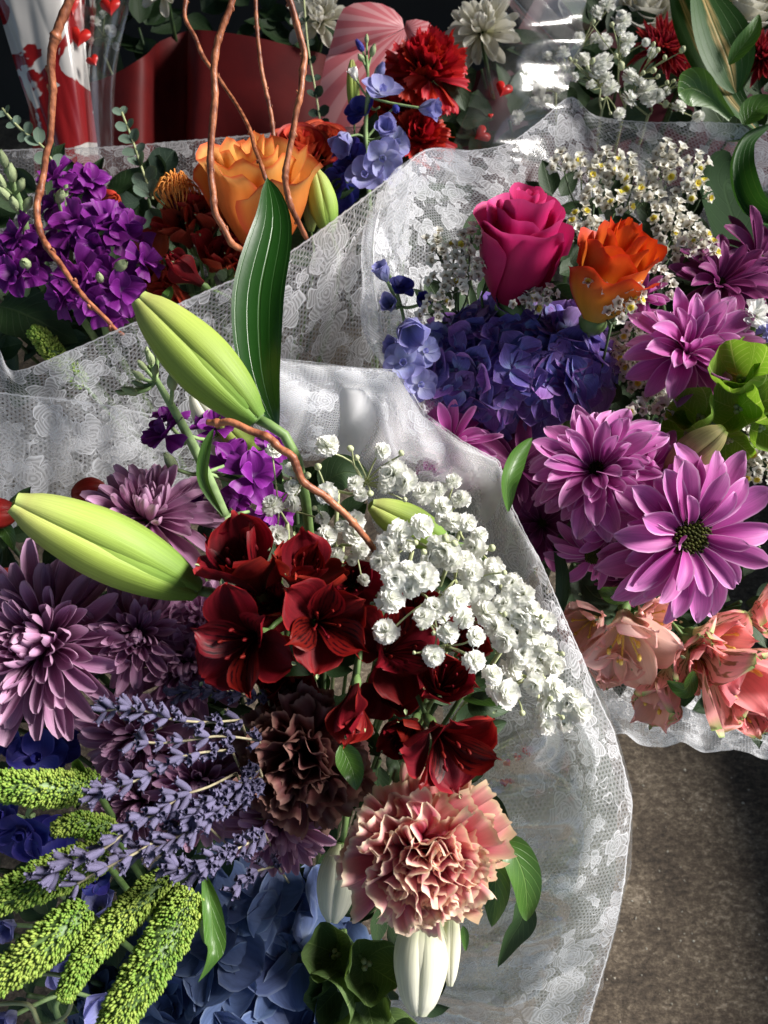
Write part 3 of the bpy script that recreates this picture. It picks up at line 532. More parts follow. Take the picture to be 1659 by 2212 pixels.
def lily_bud(x0, y0, d0, x1, y1, d1, wpx, label, ft, mat='bud', name='lily_bud', tipg=True):
    """from base (x0,y0) to tip (x1,y1)"""
    a, b = P(x0, y0, d0), P(x1, y1, d1); L = (b - a).length; z = (b - a).normalized(); x = CF.cross(z).normalized() * -1; y = z.cross(x)
    M = Matrix((x, y, z)).transposed().to_4x4(); M.translation = a; o = thing(name, label, 'flower bud', M); w = wpx * (d0 + d1) / 2 / FPX / 2
    nu, nv = 22, 14; t = np.linspace(0, 1, nu + 1); s = np.linspace(-1, 1, nv + 1); tt, ss = np.meshgrid(t, s, indexing='ij')
    rp = np.maximum(cr1([.34, .60, .78, .90, .98, 1, .97, .88, .76, .58, .30], tt.ravel()).reshape(tt.shape), 0)
    for k in range(3):
        ang = ss * R_(66) + R_(k * 120 + 35)
        rad = w * rp * (1 + .05 * np.cos(ss * 3.1) + .045 * np.exp(-(ss / .10) ** 2) - .03 * np.exp(-((abs(ss) - .2) / .10) ** 2) - .17 * np.clip(abs(ss) - .72, 0, 1) / .28)
        bow = w * .18 * np.sin(np.pi * tt)
        V = np.stack([rad * np.cos(ang), rad * np.sin(ang) - bow, tt * L * (1 - .012 * ss ** 2)], -1).reshape(-1, 3)
        part('tepal', mk('tepal', V, gridF(nu, nv), np.stack([(ss + 1) / 2, tt], -1).reshape(-1, 2), M_[mat]), o)
    g = lathe(np.stack([np.maximum(w * .93 * cr1([.05, .56, .74, .86, .92, .95, .92, .84, .72, .54, .28, .05], t), 1e-5), t * L * .985], -1), 24); V = g[0].copy(); V[:, 1] -= w * .18 * np.sin(np.pi * np.clip(V[:, 2] / L, 0, 1))
    part('inner_tepals', mk('inner_tepals', V, g[1], g[2], M_[mat]), o)
    mb = MB(); mb.add(lathe([(.0001, -.012 * L), (w * .26, -.01 * L), (w * .34, .02 * L), (w * .20, .03 * L)], 12)); part('receptacle', mb.mesh('receptacle', M_['stem']), o)
    if ft: add_stem(o, a, z, ft, w * .17, M_['stem']); 
    return o
def leaf(name, pts, wpx, mat, label, prof='lance', cup=.25, roll=0, cat='leaf', parent=None, group=None, nu=22, nv=8, ruf=.0, grp=None):
    """leaf blade along a curve of (x,y,d) points; width in px; roll tips it about its own axis"""
    C = np.array([tuple(P(*p)) for p in pts]); u = 1 - (1 - np.linspace(0, 1, nu + 1)) ** 1.15; Cc = cr1(C, u) if len(C) > 2 else C[0] + (C[1] - C[0]) * u[:, None]
    Tn = np.gradient(Cc, axis=0); Tn /= np.linalg.norm(Tn, axis=1)[:, None]; nrm = -np.array(CF)
    A = np.cross(Tn, nrm); A /= np.linalg.norm(A, axis=1)[:, None]; B = np.cross(A, Tn)
    ra = np.radians(np.linspace(roll if not isinstance(roll, tuple) else roll[0], roll if not isinstance(roll, tuple) else roll[1], nu + 1)); 
    A2 = A * np.cos(ra)[:, None] + B * np.sin(ra)[:, None]; B2 = B * np.cos(ra)[:, None] - A * np.sin(ra)[:, None]
    w = np.maximum(cr1(PROF[prof], u), 0) * wpx / 2 * np.mean([p[2] for p in pts]) / FPX; s = np.linspace(-1, 1, nv + 1)
    off = (w[:, None] * (cup * s[None] ** 2 - cup * .3)) + ruf * w.max() * np.sin(u * 16)[:, None] * abs(s)[None] ** 2 * np.sign(s)[None]
    V = Cc[:, None] + A2[:, None] * (w[:, None] * s[None])[..., None] + B2[:, None] * off[..., None]
    UV = np.stack(np.meshgrid(u, (s + 1) / 2, indexing='ij')[::-1], -1).reshape(-1, 2)
    me = mk(name, V.reshape(-1, 3), gridF(nu, nv), UV, M_[mat] if isinstance(mat, str) else mat)
    if parent is not None: return part(name, me, parent, parent.matrix_basis.inverted())
    o = top(name, me, label, cat, group=group); return o
def hydrangea(x, y, d, R, face, mat, label, ft, n=60, fr=.34, flat=.75, name='hydrangea', squash=(1, 1)):
    pos = P(x, y, d); r = R * d / FPX; M = frame(pos, face); o = thing(name, label, 'flower', M); rr = random.Random(int(x + y))
    def gen(i):
        mb = MB(); q = random.Random(i)
        for k in range(4):
            g = petal(1, .58, 'rhomb' if mat == 'hyd' else 'round', q.uniform(-.1, .45), q.uniform(-40, 5), 1.3, .03, 2, nu=7, nv=6, twist=q.uniform(-12, 12), seed=i * 4 + k, keel=.06)
            mb.add(g, RZ(k * 90 + q.uniform(-10, 10)) @ RX(q.uniform(-5, 28)) @ SCL(q.uniform(.85, 1.1)), q.random())
        mb.add(blob(.09, .09, .09, 7, 5), T(0, 0, .04)); return mb.mesh('floret', M_[mat])
    for i in range(n):
        z = 1 - (i + .5) / n * 1.05; a = i * 2.39996; h = math.sqrt(max(0, 1 - z * z)); v = Vector((h * math.cos(a) * squash[0], h * math.sin(a) * squash[1], z * flat))
        nv = (v * .75 + Vector((0, 0, .45)) + Vector([rr.uniform(-.38, .38) for _ in range(3)])).normalized(); q = nv.to_track_quat('Z', 'Y').to_matrix().to_4x4()
        part('floret', pick(('hyd', mat), gen, 9, rr.randrange(9)), o, T(*(v * r * rr.uniform(.80, 1.02))) @ q @ RZ(rr.uniform(0, 90)) @ SCL(r * fr * rr.uniform(.8, 1.2)))
    mb = MB(); mb.add(blob(r * .72 * squash[0], r * .72 * squash[1], r * .5 * flat, 14, 10)); part('flower_stalks', mb.mesh('flower_stalks', M_['stem_d']), o)
    add_stem(o, pos, D(face), ft, .003); return o
def ruffle_floret(mat, i, n=8, W=.42):
    mb = MB(); q = random.Random(i * 3 + 1)
    for k in range(n):
        t = k / n; g = petal(1, W, 'fan' if k % 2 else 'round', .3, q.uniform(-60, -20), 1.4, .09, 2.6, nu=8, nv=9, seed=i * 10 + k, twist=q.uniform(-20, 20))
        mb.add(g, RZ(k * 137.5) @ T(0, 0, -.2) @ RX(80 - 75 * t ** .8) @ SCL(.7 + .3 * t), q.random())
    return mb.mesh('floret', M_[mat])
def spike(name, label, cat, pts, florets, mats, rad, ft=None, group=None, stem='stockstem', kind='ruffle'):
    """pts: stem curve (x,y,d); florets: (x,y,d,Rpx,(face))"""
    base = P(*pts[0]); o = thing(name, label, cat, Matrix.Translation(base), group); inv = o.matrix_basis.inverted()
    w = [P(*p) for p in pts]; mb = MB(); mb.add(tube(w, rad, 8, 5), inv); part('stem', mb.mesh('stem', M_[stem]), o)
    for i, f in enumerate(florets):
        x, y, d, R, fc = f[:5]; m = f[5] if len(f) > 5 else mats[i % len(mats)]; k = f[6] if len(f) > 6 else kind; pos = P(x, y, d); r = R * d / FPX
        if k == 'ruffle': me = pick(('ruf', m), lambda z, m=m: ruffle_floret(m, z), 5, i); r *= 1.3
        elif k == 'bell': me = pick(('bell', m), lambda z, m=m: bell(m, z), 4, i); r *= 1.12
        elif k == 'star': me = pick(('star', m), lambda z, m=m: star(m, z), 4, i); r *= 1.12
        elif k == 'bud': me = pick(('sbud', m), lambda z, m=m: sbud(m, z), 3, i); r *= 1.3
        part('floret' if k != 'bud' else 'bud', me, o, inv @ frame(pos, fc, i * 47) @ SCL(r))
        # its little stalk back to the nearest point of the stem
        s0 = min(w, key=lambda q: (q - pos).length); s0 = s0.lerp(base, .1) if (s0 - pos).length > .002 else base
        a = D(fc); e = pos - a * r * (.5 if k != 'bell' else .1); m1 = e.lerp(s0, .5) - a * r * .3
        mb = MB(); mb.add(tube([e, m1, s0], min(rad if not hasattr(rad, '__len__') else min(rad), .0012), 5, 3), inv); part('stalk', mb.mesh('stalk', M_[stem]), o)
    if ft: 
        f = FOOT[ft]; mb = MB(); e = base + (f - base).normalized() * min(.25, (f - base).length * .8); mb.add(tube([base, base.lerp(e, .4), e], rad if not hasattr(rad, '__len__') else rad[0], 7, 3), inv); part('lower_stem', mb.mesh('lower_stem', M_[stem]), o)
    return o
def bell(mat, i):
    mb = MB(); q = random.Random(i + 9)
    for k in range(6): mb.add(petal(1.25, .44, 'round', .55, -38 + q.uniform(-8, 8), 2.2, .02, 2, nu=9, nv=7, seed=i * 7 + k), RZ(k * 60 + q.uniform(-6, 6)) @ T(0, .06, -.4) @ RX(82 - (k % 2) * 6), q.random())
    return mb.mesh('floret', M_[mat])
def star(mat, i):
    mb = MB(); q = random.Random(i + 29)
    for k in range(5): mb.add(petal(1, .52, 'round', .4, -20 + q.uniform(-18, 8), 1.5, .03, 2, nu=8, nv=7, seed=i * 7 + k), RZ(k * 72 + q.uniform(-8, 8)) @ RX(30 + q.uniform(-10, 10)), q.random())
    for k in range(4): mb.add(petal(.38, .16, 'round', .4, 20, nu=4, nv=4, seed=k), RZ(k * 90) @ T(0, .02, .05) @ RX(60), .9)
    return mb.mesh('floret', M_[mat])
def sbud(mat, i):
    mb = MB()
    for k in range(4): mb.add(petal(1.5, .42, 'tear', .9, 22, 1.2, nu=8, nv=5, seed=i * 3 + k), RZ(k * 90 + i * 20) @ T(0, .22, -.6) @ RX(84), .2 * k)
    mb.add(blob(.42, .42, .7, 8, 8), T(0, 0, .0), .4); return mb.mesh('bud', M_[mat])
def gyp_mesh(i, n=38):
    mb = MB(); q = random.Random(i * 5 + 2)
    for k in range(n):
        t = k / n; g = petal(.95, .34, 'fan', .2, -25 + q.uniform(-20, 15), 1.3, .05, 2.5, .05, 5, nu=4, nv=5, seed=i * 40 + k)
        mb.add(g, RZ(k * 137.5 + q.uniform(-9, 9)) @ T(0, 0, -.25) @ RX(88 - 100 * t ** .9 + q.uniform(-8, 8)) @ SCL(q.uniform(.82, 1.08)), q.random())
    mb.add(lathe([(.001, -.75), (.14, -.65), (.2, -.35), (.14, -.1)], 6), None, .3); return mb.mesh('blossom', M_['gyp'])
def gypso(label, hub, bl, buds, ft, group=None, twig=.00058):
    """spray of baby's breath: hub (x,y,d), blossoms (x,y,d,R)"""
    H = P(*hub); o = thing('babys_breath', label, 'flower', Matrix.Translation(H), group); inv = o.matrix_basis.inverted(); tw = MB(); q = random.Random(int(hub[0] + hub[1] * 2))
    cx = sum(b[0] for b in bl) / len(bl); cy = sum(b[1] for b in bl) / len(bl)
    nodes = []
    for i in range(max(1, len(bl) // 4)):
        b = bl[(i * 4 + 1) % len(bl)]; pn = P(b[0] * .55 + hub[0] * .45 + q.uniform(-12, 12), b[1] * .55 + hub[1] * .45 + q.uniform(-12, 12), b[2] + .014); nodes.append(pn)
        m = H.lerp(pn, .5) + Vector([q.uniform(-.004, .004) for _ in range(3)]); tw.add(tube([H, m, pn], [twig * 1.7, twig * 1.3], 5, 3), inv)
    for i, (x, y, d, R) in enumerate(list(bl) + list(buds)):
        isb = i >= len(bl); pos = P(x, y, d); r = R * d / FPX; fc = (q.uniform(-.7, .7), q.uniform(-.4, .9), .8); a = D(fc)
        if isb: me = pick('gbud', lambda z: (lambda mb: (mb.add(blob(.8, .8, 1, 8, 6)), mb.mesh('bud', M_['gbud']))[1])(MB()), 1, 0)
        else: me = pick('gyp', gyp_mesh, 6, i)
        part('bud' if isb else 'blossom', me, o, inv @ frame(pos, fc, q.uniform(0, 360)) @ SCL(r))
        pn = min(nodes, key=lambda n_: (n_ - pos).length); m = pos.lerp(pn, .5) + Vector([q.uniform(-.003, .003) for _ in range(3)])
        tw.add(tube([pos - a * r * .6, m, pn], [twig * .8, twig], 5, 3), inv)
    f = FOOT[ft]; e = H + (f - H).normalized() * .2; tw.add(tube([H, H.lerp(e, .5), e], twig * 2.4, 5, 2), inv)
    part('stem', tw.mesh('stem', M_['stem_pale']), o); return o
def stat_mesh(yel, i):
    mb = MB(); q = random.Random(i)
    nv = 20; th = np.arange(nv) / nv * 2 * np.pi; rows = [(.10, -.9), (.22, -.35), (.30, .0), (.62, .42), (.98, .62)]
    V = []; 
    for j, (r, z) in enumerate(rows):
        rr = r * (1 + (.20 if j == 4 else .05 if j == 3 else 0) * np.cos(5 * th)); zz = z + (.10 if j == 4 else 0) * np.cos(5 * th + 2); V.append(np.stack([rr * np.cos(th), rr * np.sin(th), zz * np.ones(nv)], -1))
    V = np.concatenate(V); U = np.stack([np.tile(th / 6.28, 5), np.repeat([.6, .5, .0, .55, 1.], nv)], -1); mb.add((V, gridF(4, nv, True), U), None, .5)
    return mb.mesh('blossom', M_['stat'])
def staty_mesh(i):
    mb = MB()
    for k in range(5): mb.add(petal(.8, .38, 'fan', .4, -25, nu=4, nv=4, seed=k), RZ(k * 72) @ T(0, 0, .2) @ RX(60))
    return mb.mesh('yellow_centre', M_['staty'])
def statice(label, hub, cl, ft, group=None, n=(4, 6)):
    H = P(*hub); o = thing('statice', label, 'flower', Matrix.Translation(H), group); inv = o.matrix_basis.inverted(); q = random.Random(int(hub[0] * 3 + hub[1])); tw = MB()
    for (x, y, d, R) in cl:
        c = P(x, y, d); k = q.randint(*n); base = P(x * .9 + hub[0] * .1, y * .9 + hub[1] * .1 + R * .3, d + .03)
        tw.add(tube([H, H.lerp(base, .6) - CU * .006, base], .0007, 5, 3), inv)
        for j in range(k):
            a = j * 2.4 + q.random(); rr = R * math.sqrt((j + .4) / k) ; fc = (math.cos(a) * rr / R * .8 + q.uniform(-.3, .3), math.sin(a) * rr / R * .8 + .2 + q.uniform(-.3, .3), .8)
            r = 12 * q.uniform(.85, 1.15) * d / FPX; pos = P(x + rr * math.cos(a), y - rr * math.sin(a) * .85, d + q.uniform(-.004, .008)); Mx = inv @ frame(pos, fc, q.uniform(0, 70)) @ SCL(r)
            b = part('blossom', pick('stat', lambda z: stat_mesh(0, z), 1, 0), o, Mx)
            if q.random() < .17: part('yellow_centre', pick('staty', staty_mesh, 1, 0), b)
            tw.add(tube([pos - D(fc) * r * .8, base], .0005, 4, 1), inv)
    f = FOOT[ft]; e = H + (f - H).normalized() * .15; tw.add(tube([H, H.lerp(e, .5), e], .001, 5, 2), inv); part('stem', tw.mesh('stem', M_['stem_d']), o); return o
def icos():
    p = (1 + 5 ** .5) / 2; V = np.array([(-1, p, 0), (1, p, 0), (-1, -p, 0), (1, -p, 0), (0, -1, p), (0, 1, p), (0, -1, -p), (0, 1, -p), (p, 0, -1), (p, 0, 1), (-p, 0, -1), (-p, 0, 1)]) / math.sqrt(1 + p * p)
    F = np.array([(0, 11, 5), (0, 5, 1), (0, 1, 7), (0, 7, 10), (0, 10, 11), (1, 5, 9), (5, 11, 4), (11, 10, 2), (10, 7, 6), (7, 1, 8), (3, 9, 4), (3, 4, 2), (3, 2, 6), (3, 6, 8), (3, 8, 9), (4, 9, 5), (2, 4, 11), (6, 2, 10), (8, 6, 7), (9, 8, 1)]); return V, F
IV, IF_ = icos()
def foxtail(pts, wpx, label, ft, n=1500, gs=3.3, mat='grain', group='green millet spikes fanning out at the lower left', taper=(.75, 1, 1, .95, .8, .45)):
    C = np.array([tuple(P(*p)) for p in pts]); dm = np.mean([p[2] for p in pts]); w = .82 * wpx / 2 * dm / FPX; g = gs * dm / FPX; base = Vector(C[0]); n = int(n * 1.5)
    o = thing('millet_spike', label, 'plant', Matrix.Translation(base), group); r = np.random.default_rng(int(pts[0][0] + pts[0][1] + 5))
    u = r.uniform(0, 1, n); th = r.uniform(0, 2 * np.pi, n); c = cr1(C, u); tn = cr1(C, np.clip(u + .02, 0, 1)) - cr1(C, np.clip(u - .02, 0, 1)); tn /= np.linalg.norm(tn, axis=1)[:, None]
    A = np.cross(tn, [0, 0.1, 1.0]); A /= np.linalg.norm(A, axis=1)[:, None]; B = np.cross(tn, A)
    lump = 1 + .05 * np.sin(u * 40) * np.sin(th * 2 + u * 9); rad = w * np.interp(u, np.linspace(0, 1, len(taper)), taper) * lump * r.uniform(.82, 1.06, n) * np.where(u > .97, .5, 1)
    nd = A * np.cos(th)[:, None] + B * np.sin(th)[:, None]; pos = c + nd * rad[:, None] - np.array(base)
    ax = nd + tn * .7; ax /= np.linalg.norm(ax, axis=1)[:, None]; s1 = g * r.uniform(.6, 1.3, n)
    dd = IV @ np.eye(3); proj = np.einsum('vk,nk->nv', IV, ax)
    V = pos[:, None] + s1[:, None, None] * (.78 * IV[None] + 1.0 * proj[..., None] * ax[:, None])
    F = (IF_[None] + (np.arange(n) * 12)[:, None, None]).reshape(-1, 3); uv = np.zeros((n * 12, 2)); rn = np.repeat(np.clip(r.normal(.5, .22, n) + .25 * np.sin(u * 7 + pts[0][0]), 0, 1), 12)
    part('grains', mk('grains', V.reshape(-1, 3), F, uv, M_[mat], rn), o, kind='stuff')
    mb = MB(); mb.add(tube([Vector(q) - base for q in C], [w * .72 * t for t in taper], 8, 5)); f = FOOT[ft]; e = base + (f - base).normalized() * .12; mb.add(tube([Vector((0, 0, 0)), (e - base) * .5, e - base], .0018, 6, 2)); part('stem', mb.mesh('stem', M_['stem']), o); return o
def lavender(pts, label, ft, n=26, group='dried lavender sprigs at the lower left', gap=.0, sz=10, whorl=4, taper=1):
    def gen(i):
        mb = MB(); ns = 8; prof = [(.12, -.15), (.27, .15), (.36, .6), (.37, 1.05), (.33, 1.45), (.37, 1.6), (.27, 1.58), (.20, 1.3), (.01, 1.15)]; mb.add(lathe(prof, ns), None, .3 + .3 * (i % 3)); 
        for k in range(3): mb.add(petal(.4, .16, 'round', .4, -30, nu=3, nv=3, seed=k), RZ(k * 120) @ T(0, .3, 1.5) @ RX(60), 1.0)
        return mb.mesh('calyx', M_['lav'])
    n = int(n * 1.45); whorl += 1; w = np.array([tuple(P(*p)) for p in pts]); dm = pts[len(pts) // 2][2]; base = Vector(w[0]); o = thing('lavender', label, 'flower', Matrix.Translation(base), group); q = random.Random(int(pts[0][0] * 3 + pts[-1][1]))
    mb = MB(); mb.add(tube([Vector(v) - base for v in w], .0007, 5, 4)); f = FOOT[ft]; e = base + (f - base).normalized() * .1; mb.add(tube([Vector((0, 0, 0)), (e - base) * .5, e - base], .0007, 5, 2)); part('stem', mb.mesh('stem', M_['lavstem']), o)
    for j in range(n):
        wh = j // whorl; nw = max(1, n // whorl); u = gap + (1 - gap) * min(1, (wh + q.uniform(-.12, .12)) / nw + .02); u = min(max(u, 0), 1); c = Vector(cr1(w, np.array([u]))[0]); tn = (Vector(cr1(w, np.array([min(1, u + .05)]))[0]) - Vector(cr1(w, np.array([max(0, u - .05)]))[0])).normalized()
        a = Vector((q.gauss(0, 1), q.gauss(0, 1), q.gauss(0, 1) + .4)); a = (a - tn * a.dot(tn)).normalized(); dr = (a * .62 + tn * q.uniform(.5, 1.0)).normalized(); s = 1.32 * sz * dm / FPX * q.uniform(.8, 1.2)
        part('calyx', pick('lav', gen, 3, j), o, T(*(c - base + a * s * .22)) @ dr.to_track_quat('Z', 'Y').to_matrix().to_4x4() @ RZ(q.uniform(0, 360)) @ SCL(s))
    return o
def willow(pts, rpx, label, group='curly willow twigs rising from the left bouquet', seed=3):
    q0 = random.Random(seed * 7); pts = [pts[0]] + sum([[tuple((a[k] + b[k]) / 2 + (q0.uniform(-3.5, 3.5) if k < 2 else 0) for k in range(3)), b] for a, b in zip(pts, pts[1:])], []); rpx = list(np.interp(np.linspace(0, 1, len(pts)), np.linspace(0, 1, len(rpx)), rpx) * .92)
    w = [P(*p) for p in pts]; dm = pts[0][2]; o = thing('willow_twig', label, 'twig', Matrix.Translation(w[0]), group); mb = MB()
    r = [a * dm / FPX for a in rpx]; mb.add(tube([v - w[0] for v in w], r, 10, 8, True, seed)); part('bark', mb.mesh('bark', M_['willow']), o)
    q = random.Random(seed)
    for k in range(6):
        i = q.randint(1, len(w) - 2); c = w[i] - w[0]; s = r[0]; mb = MB(); mb.add(blob(.55 * s, .55 * s, 1.0 * s, 6, 5), T(*c) @ T(s * q.choice((-1, 1)) * .9, 0, 0) @ RY(q.uniform(-40, 40))); part('bark_bud', mb.mesh('bark_bud', M_['willow']), o)
    return o
def eucalyptus(pts, label, mat, lw=34, n=7, group=None):
    w = np.array([tuple(P(*p)) for p in pts]); base = Vector(w[0]); dm = pts[0][2]; o = thing('eucalyptus', label, 'plant', Matrix.Translation(base), group); mb = MB(); mb.add(tube([Vector(v) - base for v in w], .0011, 6, 4)); part('stem', mb.mesh('stem', M_['stem_pale']), o)
    q = random.Random(int(pts[0][0])); g = pick(('euc', mat), lambda i: mk('leaf', *petal(1, .42, 'round', .3, -15 + 10 * i, nu=7, nv=6, seed=i), M_[mat]), 3, 0)
    for k in range(n):
        u = (k + .4) / n; c = Vector(cr1(w, np.array([u]))[0]); tn = (Vector(w[-1]) - base).normalized(); sd = CF.cross(tn).normalized()
        for sgn in (-1, 1):
            dr = (sd * sgn * (1 if k % 2 else .6) + tn * q.uniform(.3, .8) - CF * q.uniform(-.1, .7)).normalized(); nn = (-CF + Vector((q.uniform(-.6, .6), q.uniform(-.6, .6), q.uniform(0, .6)))); xx = dr.cross(nn).normalized(); zz = xx.cross(dr)
            M = Matrix((xx, dr, zz)).transposed().to_4x4(); s = lw * dm / FPX * (1.1 - .55 * u) * q.uniform(.85, 1.1); part('leaf', pick(('euc', mat), None, 3, k), o, T(*(c - base)) @ M @ SCL(s * 1.5))
    return o
def sheet(name, curves, nu, nv, mat, parent=None, folds=0, fk=6, seed=0, label=None, kind=None, lin=0):
    g = loft(curves, nu, nv, folds, fk, seed, False, lin); me = mk(name, g[0], g[1], g[2], M_[mat] if isinstance(mat, str) else mat)
    if parent is not None: return part(name, me, parent, parent.matrix_basis.inverted(), label)
    return me
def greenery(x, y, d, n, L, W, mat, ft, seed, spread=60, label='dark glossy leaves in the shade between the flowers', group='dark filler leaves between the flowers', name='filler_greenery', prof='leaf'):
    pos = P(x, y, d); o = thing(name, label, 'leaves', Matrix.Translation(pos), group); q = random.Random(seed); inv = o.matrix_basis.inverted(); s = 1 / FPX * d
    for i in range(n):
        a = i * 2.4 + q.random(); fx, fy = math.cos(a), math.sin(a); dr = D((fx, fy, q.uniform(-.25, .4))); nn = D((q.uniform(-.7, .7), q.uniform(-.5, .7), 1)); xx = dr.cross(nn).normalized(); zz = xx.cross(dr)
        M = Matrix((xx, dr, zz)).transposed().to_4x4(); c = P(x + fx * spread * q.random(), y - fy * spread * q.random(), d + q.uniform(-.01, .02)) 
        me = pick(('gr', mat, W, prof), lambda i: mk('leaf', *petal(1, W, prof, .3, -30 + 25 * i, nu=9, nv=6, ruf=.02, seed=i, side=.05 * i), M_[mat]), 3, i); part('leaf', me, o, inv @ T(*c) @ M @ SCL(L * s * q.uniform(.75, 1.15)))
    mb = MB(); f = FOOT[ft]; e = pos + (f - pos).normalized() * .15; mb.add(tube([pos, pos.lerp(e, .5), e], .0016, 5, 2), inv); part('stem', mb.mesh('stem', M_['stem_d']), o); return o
# ================================================================= FRONT BOUQUET
# lace wrap of the front bouquet
wrapF = thing('lace_wrap', 'white lace wrap round the front bouquet, brightly lit on its right fold', 'flower wrap', Matrix.Translation(FOOT['front']))
rimF = [(598, 772, .452), (720, 785, .470), (858, 798, .490), (915, 890, .496), (1000, 950, .497), (1080, 992, .490), (1108, 1095, .482), (1170, 1205, .474), (1248, 1400, .460), (1328, 1570, .445), (1366, 1730, .445), (1356, 1900, .455), (1312, 2080, .475), (1250, 2290, .50)]
mid1 = [(590, 820, .460), (700, 840, .480), (820, 865, .500), (880, 935, .508), (950, 1000, .510), (1020, 1060, .525), (1065, 1150, .525), (1120, 1270, .520), (1180, 1430, .510), (1230, 1590, .495), (1270, 1740, .490), (1260, 1900, .49), (1200, 2080, .51), (1120, 2290, .53)]
mid2 = [(570, 880, .470), (680, 900, .492), (790, 930, .514), (850, 990, .532), (900, 1060, .55), (950, 1130, .57), (985, 1210, .57), (1030, 1340, .56), (1080, 1470, .54), (1110, 1600, .503), (1140, 1750, .508), (1120, 1900, .52), (1060, 2080, .54), (990, 2290, .56)]
mid3 = [(540, 950, .49), (640, 970, .512), (740, 1000, .538), (790, 1060, .57), (820, 1130, .60), (850, 1200, .62), (880, 1300, .62), (920, 1420, .60), (960, 1540, .54), (980, 1660, .545), (980, 1790, .55), (950, 1930, .565), (880, 2090, .585), (800, 2290, .60)]
sheet('lace_sheet', [rimF, mid1, mid2, mid3], 280, 130, 'lace', wrapF, .0085, 6, 3, lin=1)
def off(c, dx, dy, dd): return [(x + dx, y + dy, d + dd) for x, y, d in c]
sheet('tissue_sheet', [off(rimF[:8], -4, 5, .003), off(mid1[:8], 2, 2, .007), off(mid2[:8], 2, 2, .008), off(mid3[:8], 0, 0, .008)], 120, 50, 'tissue', wrapF, .004, 5, 3, lin=1)
sheet('voile_sheet', [off(rimF[7:], -28, 0, .030), off(mid1[7:], -10, 0, .055), off(mid2[7:], 0, 0, .07), off(mid3[7:], 0, 0, .07)], 100, 50, 'voile', wrapF, .006, 5, 3, lin=1)
sheet('cellophane_sheet', [off(mid1[7:], -10, 4, -.004), off(mid2[7:], 0, 0, -.006), off(mid3[7:], 0, 0, -.004)], 120, 60, 'cello', wrapF, .008, 7, 19)
out0 = rimF[8:]; out1 = [(x - 30, y - 10, d + .05) for x, y, d in rimF[8:]]; out2 = [(x - 160, y - 60, d + .16) for x, y, d in rimF[8:]]; out3 = [(x * .4 + 480, y * .5 + 700, .74) for x, y, d in rimF[8:]]
sheet('outer_lace_sheet', [off(out0, 0, 0, .0005), out1, out2, out3], 160, 80, 'cello', wrapF, .003, 6, 4)
wrapA = [[(-90, 745, .50), (-10, 745, .505), (30, 800, .51), (150, 755, .515), (300, 690, .52), (450, 625, .53), (620, 545, .54), (750, 450, .55), (890, 345, .565)],
         [(-90, 830, .515), (0, 840, .52), (60, 870, .525), (170, 840, .53), (320, 790, .54), (470, 730, .55), (620, 670, .56), (750, 590, .57), (880, 500, .58)],
         [(-90, 960, .535), (10, 970, .54), (90, 980, .545), (220, 960, .55), (360, 910, .56), (500, 860, .57), (640, 800, .58), (760, 730, .59), (880, 660, .60)],
         [(-90, 1160, .56), (30, 1160, .56), (130, 1140, .565), (260, 1120, .57), (400, 1060, .58), (530, 1000, .59), (660, 950, .60), (780, 900, .61), (900, 860, .62)]]
sheet('lace_sheet', wrapA, 220, 90, 'lace2', wrapF, .003, 5, 7)
sheet('lace_sheet', [[(-60, 835, .500), (40, 850, .503), (160, 862, .510), (290, 885, .52), (360, 900, .53)], [(-60, 920, .508), (40, 930, .513), (160, 940, .52), (290, 955, .53), (380, 970, .54)], [(-60, 1100, .53), (60, 1100, .535), (180, 1090, .54), (300, 1080, .55), (400, 1060, .56)]], 110, 50, 'lace', wrapF, .0015, 4, 11)

# lilies
lily_bud(556, 905, .415, 300, 645, .40, 138, 'large green lily bud leaning up beside the long dark leaf', 'front')
lily_bud(425, 1275, .425, 28, 1085, .385, 150, 'large green lily bud lying across the mauve chrysanthemums', 'front')
lily_bud(965, 1175, .49, 800, 1090, .475, 86, 'small green lily bud half hidden behind the white baby\'s breath', 'front')
lily_bud(520, 1010, .50, 418, 850, .49, 78, 'pale yellow-green lily bud in shade behind the purple stock', 'front', 'whitelily')
lily_bud(560, 1000, .50, 470, 900, .48, 62, 'small pale bud tucked under the big upright lily bud', 'front', 'bud')
lily_bud(915, 1960, .45, 905, 2190, .44, 118, 'ivory lily bud pointing down below the pink carnation', 'front', 'whitelily', name='lily_bud')
lily_bud(975, 1960, .455, 972, 2128, .455, 44, 'slender ivory bud beside the large ivory lily bud', 'front', 'whitelily')
lily_bud(740, 1820, .47, 718, 1990, .465, 88, 'ivory lily bud half hidden left of the pink carnation', 'front', 'whitelily')
leaf('lily_leaf', [(598, 925, .43), (565, 800, .425), (560, 640, .43), (590, 480, .44), (577, 383, .45)], 112, 'lilyleaf', 'long dark green lily leaf standing upright over the lace', 'lance', .30, (12, -8))
leaf('leaf', [(1098, 1105, .455), (1098, 1040, .45), (1118, 985, .455), (1150, 945, .46)], 46, 'leaf2', 'bright green pointed leaf poking out over the lace rim', 'lance', .5, -20)
leaf('leaf', [(735, 1610, .40), (752, 1640, .395), (765, 1675, .39), (770, 1708, .39)], 56, 'leaf2', 'small bright green leaf hanging below the dark red bud', 'leaf', .35, 10)
leaf('leaf', [(1075, 1810, .43), (1110, 1840, .425), (1135, 1900, .425), (1140, 1960, .43), (1138, 1990, .44)], 74, 'leaf2', 'broad green leaf right of the pink carnation', 'leaf', .3, 20)
leaf('leaf', [(1045, 1845, .44), (1065, 1880, .435), (1070, 1940, .435), (1062, 2003, .44)], 74, 'leaf2', 'green leaf folded down beside the pink carnation', 'leaf', .4, -20)
